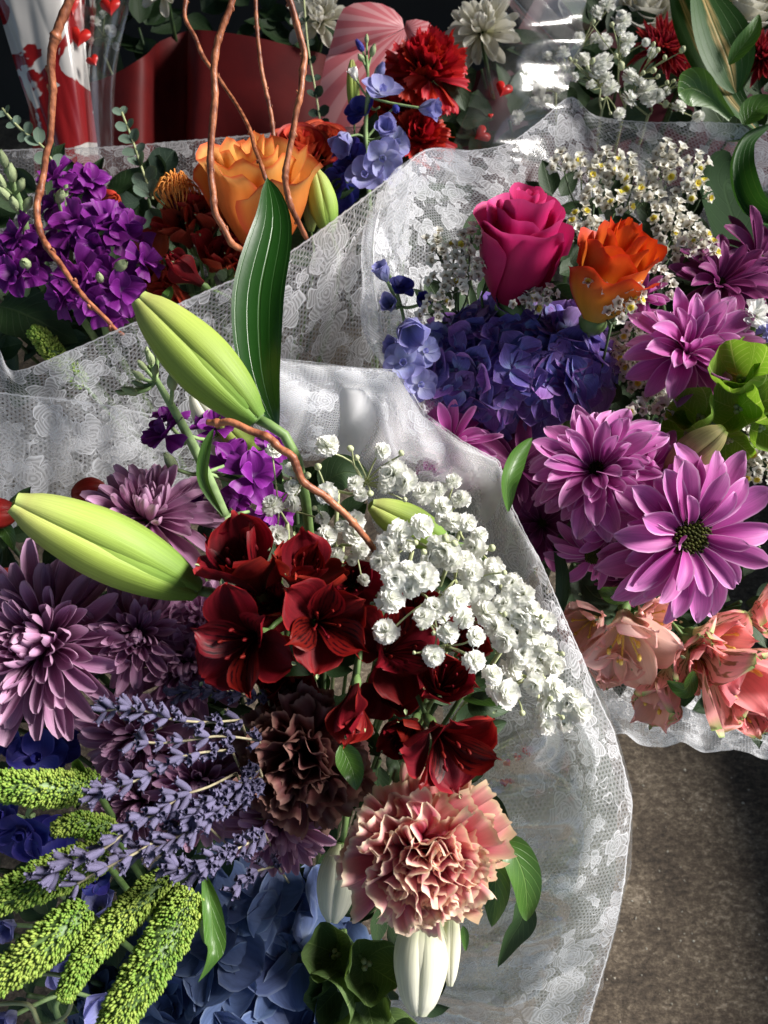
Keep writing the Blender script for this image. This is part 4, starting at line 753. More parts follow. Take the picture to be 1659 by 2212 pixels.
leaf('leaf', [(1120, 1935, .45), (1130, 1985, .455), (1105, 2030, .46), (1075, 2090, .47)], 58, 'leaf', 'dark leaf hanging in front of the lace below the green leaves', 'leaf', .4, 10)
leaf('leaf', [(1000, 2000, .44), (1004, 2020, .44), (1006, 2055, .44)], 18, 'leaf2', 'thin green leaf tip beside the ivory bud', 'lance', .3)
leaf('leaf', [(1010, 1520, .43), (1050, 1525, .425), (1100, 1535, .43)], 56, 'leaf', 'dark green leaf right of the red alstroemerias', 'leaf', .35, 20)
leaf('leaf', [(1020, 1560, .43), (1060, 1570, .425), (1095, 1560, .43)], 50, 'leaf', 'dark serrated leaf against the white wrap', 'leaf', .35, -20)
leaf('leaf', [(1000, 1510, .43), (1060, 1510, .425), (1098, 1518, .42)], 34, 'leaf2', 'narrow bright leaf right of the dark alstroemeria', 'lance', .35, 30)
leaf('leaf', [(590, 1430, .41), (640, 1428, .405), (700, 1450, .41)], 70, 'leaf', 'grey-green leaf under the open red alstroemeria', 'leaf', .35, 20)
leaf('leaf', [(770, 1360, .40), (762, 1330, .398), (775, 1305, .395)], 20, 'leaf2', 'small curled green leaf beside the red alstroemeria', 'lance', .6)
leaf('leaf', [(440, 1885, .40), (455, 1950, .39), (462, 2030, .385), (455, 2070, .38), (428, 2122, .38)], 48, 'leaf2', 'long thin leaf dangling below the lavender', 'lance', .6, (10, 60))
leaf('leaf', [(220, 1700, .40), (185, 1680, .395), (168, 1640, .39)], 36, 'leaf2', 'small bright green leaf tip above the lavender', 'obov', .5, 20)
leaf('leaf', [(800, 1250, .46), (720, 1235, .455), (640, 1215, .46)], 50, 'leaf', 'dark leaf lying behind the baby\'s breath', 'lance', .3, 10)
leaf('leaf', [(690, 1050, .50), (740, 1020, .495), (800, 1030, .50)], 80, 'leaf', 'dark green leaf behind the top of the baby\'s breath', 'leaf', .3, 10)
leaf('leaf', [(850, 1620, .42), (865, 1660, .415), (870, 1720, .42)], 56, 'leaf', 'dark wavy leaf between the alstroemeria and the pink carnation', 'leaf', .4, 10, ruf=.15)
# red alstroemerias
G = 'dark red alstroemerias in the front bouquet'
def AL(x, y, d, R, f, lab, op=0, spin=0): R *= 1.06; return alstro(x, y, d, R, f, lab, 'front', op, spin, group=G)
AL(535, 1225, .415, 125, (-.25, .75, .55), 'red alstroemeria at the top left of the red cluster', .55, 20)
AL(655, 1245, .41, 105, (.25, .75, .6), 'half open red alstroemeria beside the lowest left baby\'s breath', .55, 10)
AL(525, 1385, .39, 118, (-.35, -.05, .95), 'wide open red alstroemeria at the left of the red cluster', .05, 15)
AL(695, 1345, .39, 108, (.30, .10, .95), 'open red alstroemeria in the middle, its throat facing us', .2, 50)
AL(850, 1405, .405, 118, (.35, .30, .85), 'broad petalled red alstroemeria under the baby\'s breath', .1, 60)
AL(765, 1525, .372, 92, (-.05, -.55, .75), 'nearly closed red alstroemeria hanging above the small leaf', .95, 30)
AL(955, 1475, .405, 92, (.15, .55, .8), 'very dark cupped alstroemeria at the right of the red cluster', .6, 0)
AL(965, 1610, .385, 118, (.35, -.35, .8), 'striped red alstroemeria just above the pink carnation', .15, 80)
AL(880, 1580, .41, 85, (-.3, -.2, .8), 'small red alstroemeria behind the striped one', .7, 0)
AL(1000, 1390, .43, 80, (.4, .3, .8), 'red alstroemeria peeping through the baby\'s breath', .5, 0)
AL(630, 1480, .44, 90, (0, -.2, .9), 'shaded red alstroemeria deep under the open one', .5, 30)
AL(760, 1260, .45, 80, (0, .2, .9), 'deep shaded alstroemeria behind the middle blooms', .5, 0)
AL(600, 1300, .43, 100, (0, .2, .9), 'deep shaded alstroemeria behind the four upper left blooms', .4, 40)
AL(840, 1480, .425, 95, (.2, .1, .9), 'deep shaded alstroemeria behind the hanging one', .4, 10)
AL(600, 1420, .44, 90, (-.2, -.3, .9), 'deep shaded alstroemeria above the dark carnation', .3, 60)
AL(900, 1330, .43, 90, (.1, .3, .9), 'shaded red alstroemeria under the white blossoms', .4, 20)
# carnations
def rosy(az, q): return (q > .45 and (az < 20 or az > 215)) 
carnation(912, 1855, .395, 164, (.02, -.08, 1), ['carn', rosy, 'carn_pink'], 'antique pink ruffled carnation with tan petal edges', 'front', 58, ruf=.15, serr=.02)
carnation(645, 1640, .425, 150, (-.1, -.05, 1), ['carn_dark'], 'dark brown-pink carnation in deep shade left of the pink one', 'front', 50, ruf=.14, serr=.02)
# mauve chrysanthemums
G2 = 'mauve chrysanthemums of the front bouquet'
def MU(x, y, d, R, f, lab, n=95, W=.10, spin=0): return mum(x, y, d, R * 1.08, f, 'mauve', lab, 'front', int(n * 1.15), 'spoon', W * .95, group=G2, spin=spin)
MU(320, 1110, .445, 145, (.1, .62, .62), 'mauve chrysanthemum above the lying lily bud', 100, .12)
MU(85, 1390, .43, 190, (-.1, .15, .95), 'largest mauve chrysanthemum at the left edge', 150, .112)
MU(295, 1370, .44, 118, (.25, -.05, .9), 'mauve chrysanthemum directly under the lying lily bud', 90, .12)
MU(400, 1440, .455, 130, (.15, -.1, .9), 'shaded mauve chrysanthemum left of the red alstroemerias', 80, .12)
MU(290, 1600, .445, 118, (.0, -.3, .8), 'mauve chrysanthemum under the upper lavender sprigs', 80, .14)
MU(300, 1740, .44, 110, (-.2, -.1, .9), 'mauve chrysanthemum behind the lavender near the millet', 80, .13)
MU(430, 1700, .435, 118, (.1, .2, .9), 'mauve chrysanthemum in the middle of the lavender', 85, .12)
MU(600, 1790, .44, 130, (.1, -.55, .7), 'mauve chrysanthemum drooping right of the lavender', 85, .13)
MU(440, 1330, .46, 90, (.4, .4, .8), 'small mauve chrysanthemum behind the stalk end of the lily bud', 50, .16)
# purple stock of the front bouquet
spike('stock', 'purple stock with grey-green buds rising between the lily buds', 'flower', [(485, 1115, .455), (440, 1010, .45), (395, 920, .445), (355, 850, .44), (320, 790, .44)],
      [(350, 935, .445, 50, (-.4, .5, .7)), (360, 900, .45, 38, (-.2, .8, .5)), (548, 1025, .46, 62, (.2, .3, .9)), (500, 990, .47, 50, (0, .5, .8)), (465, 920, .48, 45, (0, .5, .8)), (520, 1080, .475, 48, (.2, 0, .9)), (430, 1080, .48, 45, (-.2, 0, .9)), (590, 960, .48, 35, (.4, .2, .8)), (590, 1105, .48, 42, (.3, -.1, .8)),
       (372, 825, .43, 22, (.1, .8, .5), 'budgreen', 'bud'), (325, 775, .435, 17, (-.1, .8, .5), 'budgreen', 'bud'), (308, 790, .435, 14, (-.5, .6, .5), 'budgreen', 'bud'), (300, 812, .435, 15, (-.6, .5, .5), 'budgreen', 'bud'), (282, 845, .435, 18, (-.8, .3, .5), 'budgreen', 'bud'), (340, 760, .44, 14, (.1, .8, .5), 'budgreen', 'bud'), (335, 800, .43, 14, (.3, .8, .5), 'budgreen', 'bud'), (300, 830, .44, 14, (-.7, .3, .5), 'budgreen', 'bud'), (318, 760, .44, 11, (0, .8, .5), 'budgreen', 'bud'), (262, 848, .44, 12, (-.9, .2, .4), 'budgreen', 'bud'),
       (370, 1000, .45, 24, (-.4, .8, .4), 'budgreen', 'bud')], ['stock'], [.0032, .0030, .0026, .002, .0012], 'front')
leaf('leaf', [(482, 1115, .452), (440, 1040, .445), (445, 970, .44), (462, 925, .44)], 26, 'leaf2', 'narrow pale green leaf on the stock stem', 'lance', .5)
willow([(448, 912, .385), (500, 912, .38), (580, 945, .38), (630, 985, .38), (655, 1040, .385), (700, 1070, .39), (745, 1110, .395), (780, 1150, .40), (815, 1200, .415)], [7.5, 9, 9.5, 9, 9, 9, 8.5, 8, 8], 'short cut willow twig curving over the front bouquet', None, 5)
# baby's breath, front
def c2(l, d): return [(548.6 + X * .3307, 877.8 + Y * .3307, d - .018, r * .3307) for X, Y, r in l]
def c3(l, d): return [(829.5 + X * .5, 737.3 + Y * .5, d - .018, r * .5) for X, Y, r in l]
def c6(l, d): return [(829.5 + X * .5, 1474.6 + Y * .5, d - .012, r * .5) for X, Y, r in l]
GB = "baby's breath sprays of the front bouquet"
gypso("baby's breath spray nearest the purple stock", (620, 1130, .47), c2([(250, 525, 58), (120, 640, 80), (250, 635, 62), (155, 840, 78), (130, 280, 62), (250, 410, 52), (445, 730, 52)], .445), c2([(350, 450, 30)], .44), 'front', GB)
gypso("baby's breath spray at the top against the bright lace", (730, 1060, .47), c2([(485, 250, 88), (475, 575, 80), (660, 500, 62), (700, 570, 55), (840, 290, 62), (900, 440, 110), (980, 490, 92), (870, 500, 72)], .43), c2([(630, 275, 28), (670, 335, 26), (418, 395, 32), (760, 570, 28), (962, 305, 24), (985, 610, 22)], .425), 'front', GB)
gypso("baby's breath spray left of the half hidden lily bud", (740, 1180, .46), c2([(480, 845, 82), (530, 975, 68), (570, 780, 48), (660, 740, 75), (660, 830, 80), (700, 930, 66), (640, 1010, 40), (720, 1130, 45)], .44), c2([(395, 665, 22), (600, 990, 22)], .44), 'front', GB)
gypso("baby's breath spray in front of the half hidden lily bud", (890, 1190, .45), c2([(1100, 780, 90), (960, 820, 88), (870, 900, 88), (900, 980, 66), (820, 1010, 80), (1240, 950, 115), (1300, 1010, 80), (1180, 900, 66), (1010, 900, 60), (1150, 990, 66)], .42), c2([(1250, 860, 34), (1055, 890, 26), (1310, 895, 30), (1110, 950, 26)], .41), 'front', GB)
gypso("baby's breath spray hanging over the red alstroemerias", (900, 1290, .44), c2([(920, 1120, 100), (1110, 1110, 105), (900, 1250, 102), (860, 1465, 92), (1170, 1625, 80), (1180, 1310, 88), (1020, 1190, 70), (1010, 1060, 70), (1270, 1470, 74), (1330, 1260, 95)], .405), c2([(1178, 1480, 22), (1095, 1450, 20)], .40), 'front', GB)
gypso("baby's breath spray against the brightest part of the lace", (1000, 1130, .46), c2([(1110, 560, 86), (1230, 650, 80), (1300, 750, 76), (1430, 920, 90), (1560, 1050, 84), (1440, 1030, 66), (1200, 540, 60), (1350, 600, 70), (1300, 480, 60), (1400, 760, 70), (1480, 840, 60), (1230, 730, 50)], .44), c2([(1555, 925, 30), (1590, 1080, 22), (1620, 1180, 26)], .435), 'front', GB)
gypso("baby's breath spray in the thick of the white mass", (1000, 1330, .44), c3([(30, 1250, 46), (250, 920, 60), (300, 1130, 62), (360, 1080, 62), (440, 1170, 66), (380, 1000, 60), (350, 940, 50), (430, 1080, 50), (520, 1130, 56), (590, 1190, 62), (240, 1160, 60), (480, 1000, 50)], .425), c3([(520, 1000, 16), (350, 1100, 16), (520, 1180, 16)], .415), 'front', GB)
gypso("baby's breath spray along the right fold of the lace", (1100, 1380, .44), c3([(520, 1290, 70), (600, 1350, 66), (560, 1410, 56), (700, 1210, 52), (640, 1270, 62), (700, 1320, 56), (740, 1400, 52), (660, 1420, 50), (480, 1230, 60), (600, 1090, 56), (640, 1160, 50), (550, 1040, 50)], .425), c3([(680, 1190, 14), (770, 1350, 14), (690, 1460, 16)], .42), 'front', GB)
gypso("baby's breath spray with single blossoms over the dark reds", (960, 1420, .43), c3([(215, 1360, 52), (280, 1255, 52), (400, 1275, 48), (395, 1380, 54), (470, 1440, 50), (350, 1200, 52), (170, 1190, 52)], .40), c3([(215, 1260, 14), (130, 1345, 10)], .40), 'front', GB)
gypso("lowest baby's breath spray above the white wrap", (1130, 1460, .43), c6([(530, 45, 72), (485, 20, 50), (710, 105, 62), (790, 90, 54), (850, 120, 62), (700, 185, 48), (780, 180, 38), (740, 25, 60), (820, 60, 50), (650, 10, 56)], .405), c6([(597, 132, 18), (718, 70, 16), (770, 150, 14)], .40), 'front', GB)
# lavender
lavender([(520, 1555, .405), (450, 1560, .39), (380, 1555, .38), (330, 1540, .375), (280, 1530, .37), (228, 1535, .37)], 'top lavender sprig, lying almost level over the mauve petals', 'front', 34, sz=13)
lavender([(560, 1600, .405), (480, 1590, .39), (400, 1600, .385), (340, 1605, .38), (290, 1600, .375)], 'second lavender sprig from the top, thin and gappy', 'front', 22, sz=12)
lavender([(500, 1620, .40), (440, 1625, .385), (380, 1640, .38), (310, 1680, .375), (250, 1700, .37), (205, 1715, .37)], 'lavender sprig ending beside the small bright leaf tip', 'front', 34, sz=13)
lavender([(510, 1670, .395), (450, 1700, .38), (390, 1720, .375), (350, 1750, .37), (290, 1780, .365), (230, 1830, .36), (160, 1860, .36), (100, 1895, .36)], 'longest lavender sprig reaching down-left over the millet', 'front', 40, gap=.22, sz=15)
lavender([(560, 1680, .40), (530, 1720, .39), (490, 1740, .38), (450, 1770, .375), (400, 1800, .37), (340, 1830, .37), (250, 1850, .37)], 'dense lavender sprig in the middle of the lavender', 'front', 60, sz=13)
lavender([(560, 1660, .395), (530, 1690, .385), (490, 1715, .38), (440, 1740, .375), (420, 1760, .37)], 'short thick lavender sprig at the right of the lavender', 'front', 44, sz=13, whorl=5)
lavender([(570, 1800, .40), (520, 1830, .385), (470, 1850, .375), (420, 1880, .37), (370, 1870, .37)], 'lowest lavender sprig with open ends turned to us', 'front', 44, sz=14, whorl=5)
lavender([(420, 1760, .385), (370, 1790, .375), (330, 1820, .37), (280, 1850, .365), (200, 1890, .36), (165, 1910, .36)], 'lavender sprig just below the longest one', 'front', 26, sz=13)
lavender([(600, 1870, .42), (560, 1880, .41), (530, 1900, .405), (500, 1925, .40)], 'lavender sprig hanging on the drooping mauve petals', 'front', 18, sz=11)
lavender([(580, 1510, .43), (500, 1500, .42), (430, 1490, .42), (380, 1500, .42)], 'lavender sprig lost in the shade above the others', 'front', 30, sz=11)
# millet spikes
foxtail([(200, 1690, .40), (130, 1705, .385), (50, 1700, .375), (-60, 1690, .37)], 92, 'upper left millet spike running level off the left edge', 'low', 1500)
foxtail([(240, 1790, .41), (200, 1785, .40), (160, 1780, .395), (112, 1795, .39)], 62, 'short millet spike tip in the middle of the left side', 'low', 700)
foxtail([(220, 1850, .40), (140, 1880, .385), (60, 1915, .375), (-60, 1960, .37)], 105, 'millet spike under the end of the longest lavender sprig', 'low', 1900)
foxtail([(180, 1965, .385), (110, 2030, .37), (40, 2085, .365), (-60, 2150, .36)], 105, 'brightest millet spike at the left edge near the bottom', 'low', 1800)
foxtail([(370, 1890, .40), (310, 1940, .39), (240, 2010, .38), (180, 2080, .37), (135, 2160, .365)], 84, 'millet spike whose tip ends above the blue petals', 'low', 1900, taper=(.8, 1, 1, .9, .75, .45))
foxtail([(410, 1930, .395), (380, 1990, .385), (330, 2080, .37), (270, 2170, .36), (220, 2260, .355)], 116, 'thick millet spike running off the bottom edge', 'low', 2300)
foxtail([(180, 830, .60), (130, 780, .59), (95, 735, .58), (65, 712, .575)], 52, 'green millet spike seen behind the lace at the left', 'back', 700, group=None)
# blue flowers at the bottom
hydrangea(530, 2110, .50, 230, (.0, .1, 1), 'hydb', 'big-petalled blue hydrangea in shade along the bottom', 'low', 62, .44, .55)
hydrangea(300, 2230, .52, 150, (.0, .1, 1), 'hydb', 'blue hydrangea deep between the two long millet spikes', 'low', 40, .42, .55)
spike('delphinium', 'deep blue delphinium under the largest mauve chrysanthemum', 'flower', [(60, 1760, .47), (90, 1680, .46), (80, 1600, .46), (20, 1570, .46)], [(85, 1640, .45, 62, (.1, .4, .8)), (10, 1590, .455, 55, (-.3, .2, .9)), (130, 1610, .46, 45, (.3, .1, .9)), (50, 1690, .455, 48, (0, -.2, .9))], ['delph_deep'], .0016, 'low', kind='star')
spike('delphinium', 'deep blue delphinium florets between two millet spikes', 'flower', [(90, 1900, .45), (70, 1820, .44), (60, 1770, .44)], [(50, 1790, .435, 66, (0, -.3, .9)), (110, 1800, .44, 52, (.4, 0, .9)), (10, 1760, .44, 50, (-.2, .3, .9)), (210, 1905, .42, 32, (.2, .6, .7))], ['delph_deep'], .0016, 'low', kind='star')
spike('delphinium', 'pale blue delphinium florets at the bottom left corner', 'flower', [(160, 2250, .45), (120, 2180, .44), (150, 2130, .44), (200, 2000, .44)], [(215, 1960, .44, 58, (.1, .6, .7), 'delph'), (150, 2090, .44, 60, (.2, .2, .9), 'delph'), (230, 2180, .43, 72, (.2, .3, .9), 'delph'), (20, 2200, .40, 46, (-.2, 0, .9), 'delph'), (20, 2000, .44, 40, (0, 0, .9), 'delph')], ['delph'], .0016, 'low', kind='bell')
M0 = thing('tendril', 'pale green curling tendril in the bottom left corner', 'plant', Matrix.Translation(P(0, 2140, .39))); mb = MB()
mb.add(tube([P(-20, 2150, .39), P(60, 2110, .385), P(120, 2105, .38), P(155, 2125, .38), (P(145, 2190, .385)), P(90, 2215, .39), P(60, 2170, .39), P(-20, 2170, .395)], .0011, 6, 6), M0.matrix_basis.inverted()); part('stem', mb.mesh('stem', M_['stem_pale']), M0)
# bells of ireland
def bells(label, cups, mat, stem, ft):
    b = P(*stem[0]); o = thing('bells_of_ireland', label, 'flower', Matrix.Translation(b)); inv = o.matrix_basis.inverted(); mb = MB(); mb.add(tube([P(*s) for s in stem], .0028, 8, 4), inv); part('stem', mb.mesh('stem', M_['stem']), o)
    for i, (x, y, d, R, f) in enumerate(cups):
        def gen(k):
            q = np.random.default_rng(k); nu, ns = 8, 25; t = np.linspace(0, 1, nu + 1); th = np.linspace(0, 2 * np.pi, ns + 1); tt, aa = np.meshgrid(t, th, indexing='ij')
            w = 1 + .10 * tt ** 2 * np.sin(aa * 5 + q.uniform(0, 6)) + .05 * np.sin(aa * 3 + q.uniform(0, 6)) * tt; r = (.06 + .94 * np.sin(tt * 1.5) ** .9) * w; z = -.85 + 1.3 * tt ** 1.6 + .07 * tt ** 3 * np.sin(aa * 5 + k)
            return mk('cup', np.stack([r * np.cos(aa), r * np.sin(aa), z], -1).reshape(-1, 3), gridF(nu, ns), np.stack([(aa * 5 / 6.283) % 1.0, tt], -1).reshape(-1, 2), M_[mat])
        pos = P(x, y, d); r = R * d / FPX; part('cup', pick(('cup', mat), gen, 4, i), o, inv @ frame(pos, f, i * 60) @ SCL(r))
        mb = MB()
        for k in range(3): a = k * 2.1 + i; mb.add(blob(.12, .12, .16, 6, 5), T(.12 * math.cos(a), .12 * math.sin(a), -.55))
        part('seed', pick(('seedc',), lambda z: mb.mesh('seed', M_['gbud']), 1, 0), o, inv @ frame(pos, f) @ SCL(r))
        mb = MB(); s0 = min([P(*s) for s in stem], key=lambda q: (q - pos).length); mb.add(tube([pos - D(f) * r * .5, s0], .0013, 5, 2), inv); part('stalk', mb.mesh('stalk', M_['stem']), o)
    add_stem(o, b, D((0, .1, 1)), ft, .003, M_['stem'])
bells("dark green bells of Ireland left of the ivory lily bud", [(800, 2090, .455, 62, (.3, .3, .9)), (715, 2060, .46, 55, (-.3, .5, .8)), (720, 2150, .455, 58, (-.5, -.1, .8)), (790, 2170, .46, 55, (.2, -.4, .8)), (680, 2110, .47, 46, (-.7, .2, .6)), (750, 2230, .46, 52, (0, -.4, .9)), (850, 2220, .47, 46, (.5, -.3, .8))], 'bells_d', [(745, 2240, .49), (750, 2120, .48), (740, 2010, .48)], 'low')
# red berries and hips at the left
for i, (x0, y0, x1, y1, w, lab) in enumerate([(-45, 1110, 38, 1108, 66, 'glossy red bud at the left edge beside the lily bud tip'), (155, 1068, 232, 1062, 68, 'round red-brown bud behind the mauve chrysanthemum'), (-40, 1262, 70, 1268, 76, 'dark red bud in shade at the left edge'), (130, 1205, 190, 1240, 52, 'red-brown bud under the lying lily bud')]):
    lily_bud(x1, y1, .475, x0, y0, .465, w, lab, 'front', 'redbud', 'tulip_bud')
leaf('leaf', [(-10, 1130, .48), (15, 1150, .475), (30, 1190, .48)], 34, 'leaf2', 'small green leaf below the glossy red bud', 'leaf', .3, 10)
# dark filler
i = 0
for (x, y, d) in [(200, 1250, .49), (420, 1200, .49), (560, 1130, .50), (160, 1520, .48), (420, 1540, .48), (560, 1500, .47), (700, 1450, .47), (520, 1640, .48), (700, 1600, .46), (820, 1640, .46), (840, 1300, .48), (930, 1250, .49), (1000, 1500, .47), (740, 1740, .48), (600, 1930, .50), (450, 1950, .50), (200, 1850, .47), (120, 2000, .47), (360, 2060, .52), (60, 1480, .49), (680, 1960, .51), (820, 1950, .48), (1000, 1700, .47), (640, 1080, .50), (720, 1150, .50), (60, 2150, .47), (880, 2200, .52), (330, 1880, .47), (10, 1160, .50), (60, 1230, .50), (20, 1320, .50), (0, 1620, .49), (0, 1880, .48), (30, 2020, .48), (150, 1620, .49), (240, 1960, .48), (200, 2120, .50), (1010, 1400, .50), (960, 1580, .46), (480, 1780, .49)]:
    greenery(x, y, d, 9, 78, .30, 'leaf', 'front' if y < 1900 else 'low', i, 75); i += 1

# ================================================================= RIGHT BOUQUET
wrapR = thing('lace_wrap', 'white lace wrap round the right bouquet with the pink rose', 'flower wrap', Matrix.Translation(FOOT['right']))
rimR = [(915, 900, .530), (840, 745, .535), (806, 600, .545), (812, 480, .56), (850, 388, .58), (920, 322, .62), (1010, 324, .64), (1095, 308, .66), (1160, 265, .68), (1232, 208, .70), (1285, 248, .70), (1400, 262, .70), (1530, 262, .70), (1720, 274, .70)]
r1 = [(960, 870, .56), (890, 745, .57), (860, 620, .58), (865, 515, .59), (900, 440, .61), (960, 395, .64), (1040, 385, .66), (1120, 365, .68), (1190, 330, .70), (1250, 300, .715), (1310, 320, .715), (1420, 335, .715), (1550, 345, .715), (1720, 350, .715)]
r2 = [(1040, 860, .59), (980, 750, .60), (940, 660, .61), (940, 580, .62), (970, 510, .64), (1020, 470, .665), (1090, 455, .68), (1160, 440, .70), (1230, 420, .72), (1290, 400, .73), (1350, 410, .73), (1450, 420, .73), (1580, 430, .73), (1720, 440, .73)]
r3 = [(1200, 860, .66), (1180, 800, .67), (1150, 740, .68), (1130, 680, .70), (1130, 620, .71), (1160, 580, .73), (1200, 560, .74), (1260, 550, .75), (1310, 540, .76), (1360, 530, .77), (1420, 530, .77), (1500, 530, .77), (1600, 530, .77), (1720, 530, .77)]
sheet('lace_sheet', [rimR, r1, r2, r3], 240, 90, 'lace', wrapR, .0035, 6, 13)
sheet('lace_sheet', [off(rimR[:7], 0, 0, .0006), [(880, 850, .545), (792, 735, .55), (780, 600, .56), (790, 478, .575), (835, 395, .59), (915, 335, .63), (1010, 345, .65)], [(900, 900, .62), (820, 760, .62), (820, 620, .63), (830, 520, .64), (870, 450, .66), (940, 400, .69), (1040, 400, .71)]], 120, 40, 'lace2', wrapR, .001, 4, 15)
sheet('lace_sheet', [[(1180, 1330, .535), (1255, 1418, .55), (1350, 1468, .56), (1450, 1512, .565), (1560, 1560, .57), (1720, 1608, .575)], [(1180, 1400, .56), (1260, 1500, .58), (1340, 1560, .59), (1450, 1580, .595), (1560, 1595, .60), (1720, 1618, .605)], [(1180, 1420, .62), (1270, 1510, .63), (1340, 1580, .64), (1450, 1600, .645), (1560, 1608, .65), (1720, 1622, .65)], [(1180, 1300, .72), (1280, 1380, .74), (1350, 1430, .75), (1450, 1450, .76), (1560, 1450, .76), (1720, 1450, .76)]], 160, 60, 'lace2', wrapR, .003, 5, 17)
rose(1128, 528, .515, 110, (.05, .68, .66), 'pinkrose', 'large hot pink rose in the right bouquet', 'right', 12, 2.25, .02, seed=3, lip=.12, drop=.27)
rose(1325, 580, .51, 98, (.14, .66, .66), 'orangerose', 'orange rose with red petal edges beside the pink rose', 'right', 10, 2.2, .10, seed=8, lip=.10, ruf=.06, drop=.30, tat=.05)
hydrangea(1090, 795, .56, 180, (.0, .15, 1), 'hyd', 'violet blue hydrangea below the pink rose', 'right', 105, .28, .5, squash=(1, .76))
hydrangea(1235, 780, .565, 95, (.4, .3, .8), 'hyd', 'darker violet hydrangea head against the statice', 'right', 22, .62, .6)
R3 = ((-4, 15, 1.0), (16, 15, .95), (36, 12, .80), (56, 8, .62))
GD = 'magenta chrysanthemum daisies of the right bouquet'
def DA(x, y, d, R, f, lab, rows=R3, mat='magenta', disc=.19, spin=0, W=.205, bend=-16, **k): return daisy(x, y, d, R, f, mat, lab, 'right', rows, disc, 'chrysanthemum', 'flower', GD, W * .86, 'daisy', .5, bend, spin, **k)
DA(1490, 1160, .475, 205, (.30, -.22, .9), 'magenta chrysanthemum at the right edge, its dark centre facing us', ((-22, 15, 1.0), (-2, 17, .98), (18, 13, .85), (42, 6, .6)), disc=.24)
DA(1288, 1015, .49, 165, (-.25, .45, .85), 'magenta chrysanthemum above and left of the one with the dark centre', ((-14, 19, 1.0), (8, 19, .97), (30, 17, .85), (52, 12, .68)), disc=.16)
DA(1330, 1140, .50, 130, (.75, -.1, .6), 'magenta chrysanthemum turned sideways between two larger ones', ((-14, 13, 1.0), (10, 13, .9)), disc=.28)
DA(1400, 1020, .50, 120, (.45, .5, .7), 'tight magenta chrysanthemum behind the upper one', ((0, 15, 1.0), (25, 13, .9), (48, 10, .7)), disc=.14)
DA(1285, 1200, .515, 110, (-.1, -.6, .7), 'wilted magenta chrysanthemum hanging its petals downward', ((-30, 12, 1.0), (-5, 10, .9)), disc=.2)
DA(1485, 760, .535, 160, (.05, .35, .9), 'magenta chrysanthemum above the bells of Ireland', ((0, 13, 1.0), (26, 12, .95), (50, 10, .8), (70, 7, .6)), disc=.10, W=.19)
DA(975, 955, .545, 118, (.0, .62, .7), 'magenta chrysanthemum half hidden behind the front lace', ((0, 15, 1.0), (25, 13, .95), (48, 9, .75)), disc=.12, W=.19)
DA(1120, 1010, .55, 120, (-.1, .4, .8), 'magenta chrysanthemum below the hydrangea, coloured dark for shade', ((0, 13, 1.0), (25, 12, .9)), 'magenta_deep', .12, W=.19)
DA(1170, 1130, .56, 110, (.0, .1, .9), 'magenta chrysanthemum beside the lace fold, coloured dark for shade', ((-5, 13, 1.0), (22, 12, .9), (45, 8, .7)), 'magenta_deep', .12)
DA(1390, 640, .57, 70, (-.7, .3, .6), 'small magenta chrysanthemum below the orange rose', ((0, 12, 1.0), (25, 9, .9)), 'magenta', .12, W=.2)
DA(1555, 610, .60, 130, (.1, .4, .8), 'magenta chrysanthemum at the right, coloured dark for shade', ((0, 13, 1.0), (26, 12, .9), (48, 9, .7)), 'magenta_deep', .12, W=.18)
DA(1640, 560, .62, 120, (.3, .3, .8), 'magenta chrysanthemum at the right edge, coloured dark for shade', ((0, 13, 1.0), (26, 12, .9)), 'magenta_deep', .12, W=.18)
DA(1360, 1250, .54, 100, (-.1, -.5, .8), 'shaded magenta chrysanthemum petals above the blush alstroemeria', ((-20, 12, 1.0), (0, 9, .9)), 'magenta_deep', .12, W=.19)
bells('yellow-green bells of Ireland at the right edge', [(1600, 800, .495, 62, (-.4, .5, .8)), (1655, 860, .50, 66, (.2, .3, .9)), (1590, 880, .495, 55, (-.5, .0, .8)), (1500, 890, .505, 50, (-.7, .4, .6)), (1640, 770, .52, 48, (.3, .8, .5)), (1580, 965, .51, 42, (-.1, -.6, .7)), (1660, 930, .51, 46, (.2, -.3, .9)), (1470, 930, .515, 40, (-.8, .1, .5))], 'bells', [(1540, 960, .55), (1590, 880, .54), (1640, 790, .535)], 'right')
lily_bud(1440, 1020, .50, 1565, 925, .48, 78, 'olive green lily bud beside the bells of Ireland', 'right', 'bud2')
carnation(1632, 678, .53, 34, (-.3, .2, .9), ['white'], 'small closed white bloom at the right edge', 'right', 16, 'lisianthus_bud', ruf=.04, serr=0)
carnation(1655, 712, .53, 26, (0, .1, .9), ['delph'], 'small lilac bloom just below the white one', 'right', 12, 'lisianthus_bud', ruf=.04, serr=0)
spike('delphinium', 'blue delphinium between the lace fold and the statice', 'flower', [(880, 860, .56), (880, 740, .555), (860, 640, .55), (830, 575, .55)], [(885, 705, .51, 60, (.1, -.62, .7)), (872, 785, .52, 44, (-.1, 0, 1), 'delph', 'star'), (830, 595, .525, 34, (-.4, .6, .6)), (865, 625, .55, 30, (.3, .5, .7), 'delph_deep', 'star'), (880, 820, .55, 40, (.1, -.4, .8), 'delph', 'star'), (930, 720, .55, 30, (.5, -.2, .8), 'delph', 'star'), (910, 655, .535, 28, (.2, .3, .9), 'delph_deep', 'bell'), (845, 660, .535, 34, (-.3, .1, .9), 'delph', 'bell'), (905, 830, .535, 38, (.3, -.2, .9), 'delph', 'star'), (855, 745, .53, 34, (-.5, -.2, .8), 'delph', 'bell'), (915, 760, .53, 34, (.4, 0, .9), 'delph', 'star')], ['delph'], .0012, 'right', kind='bell')
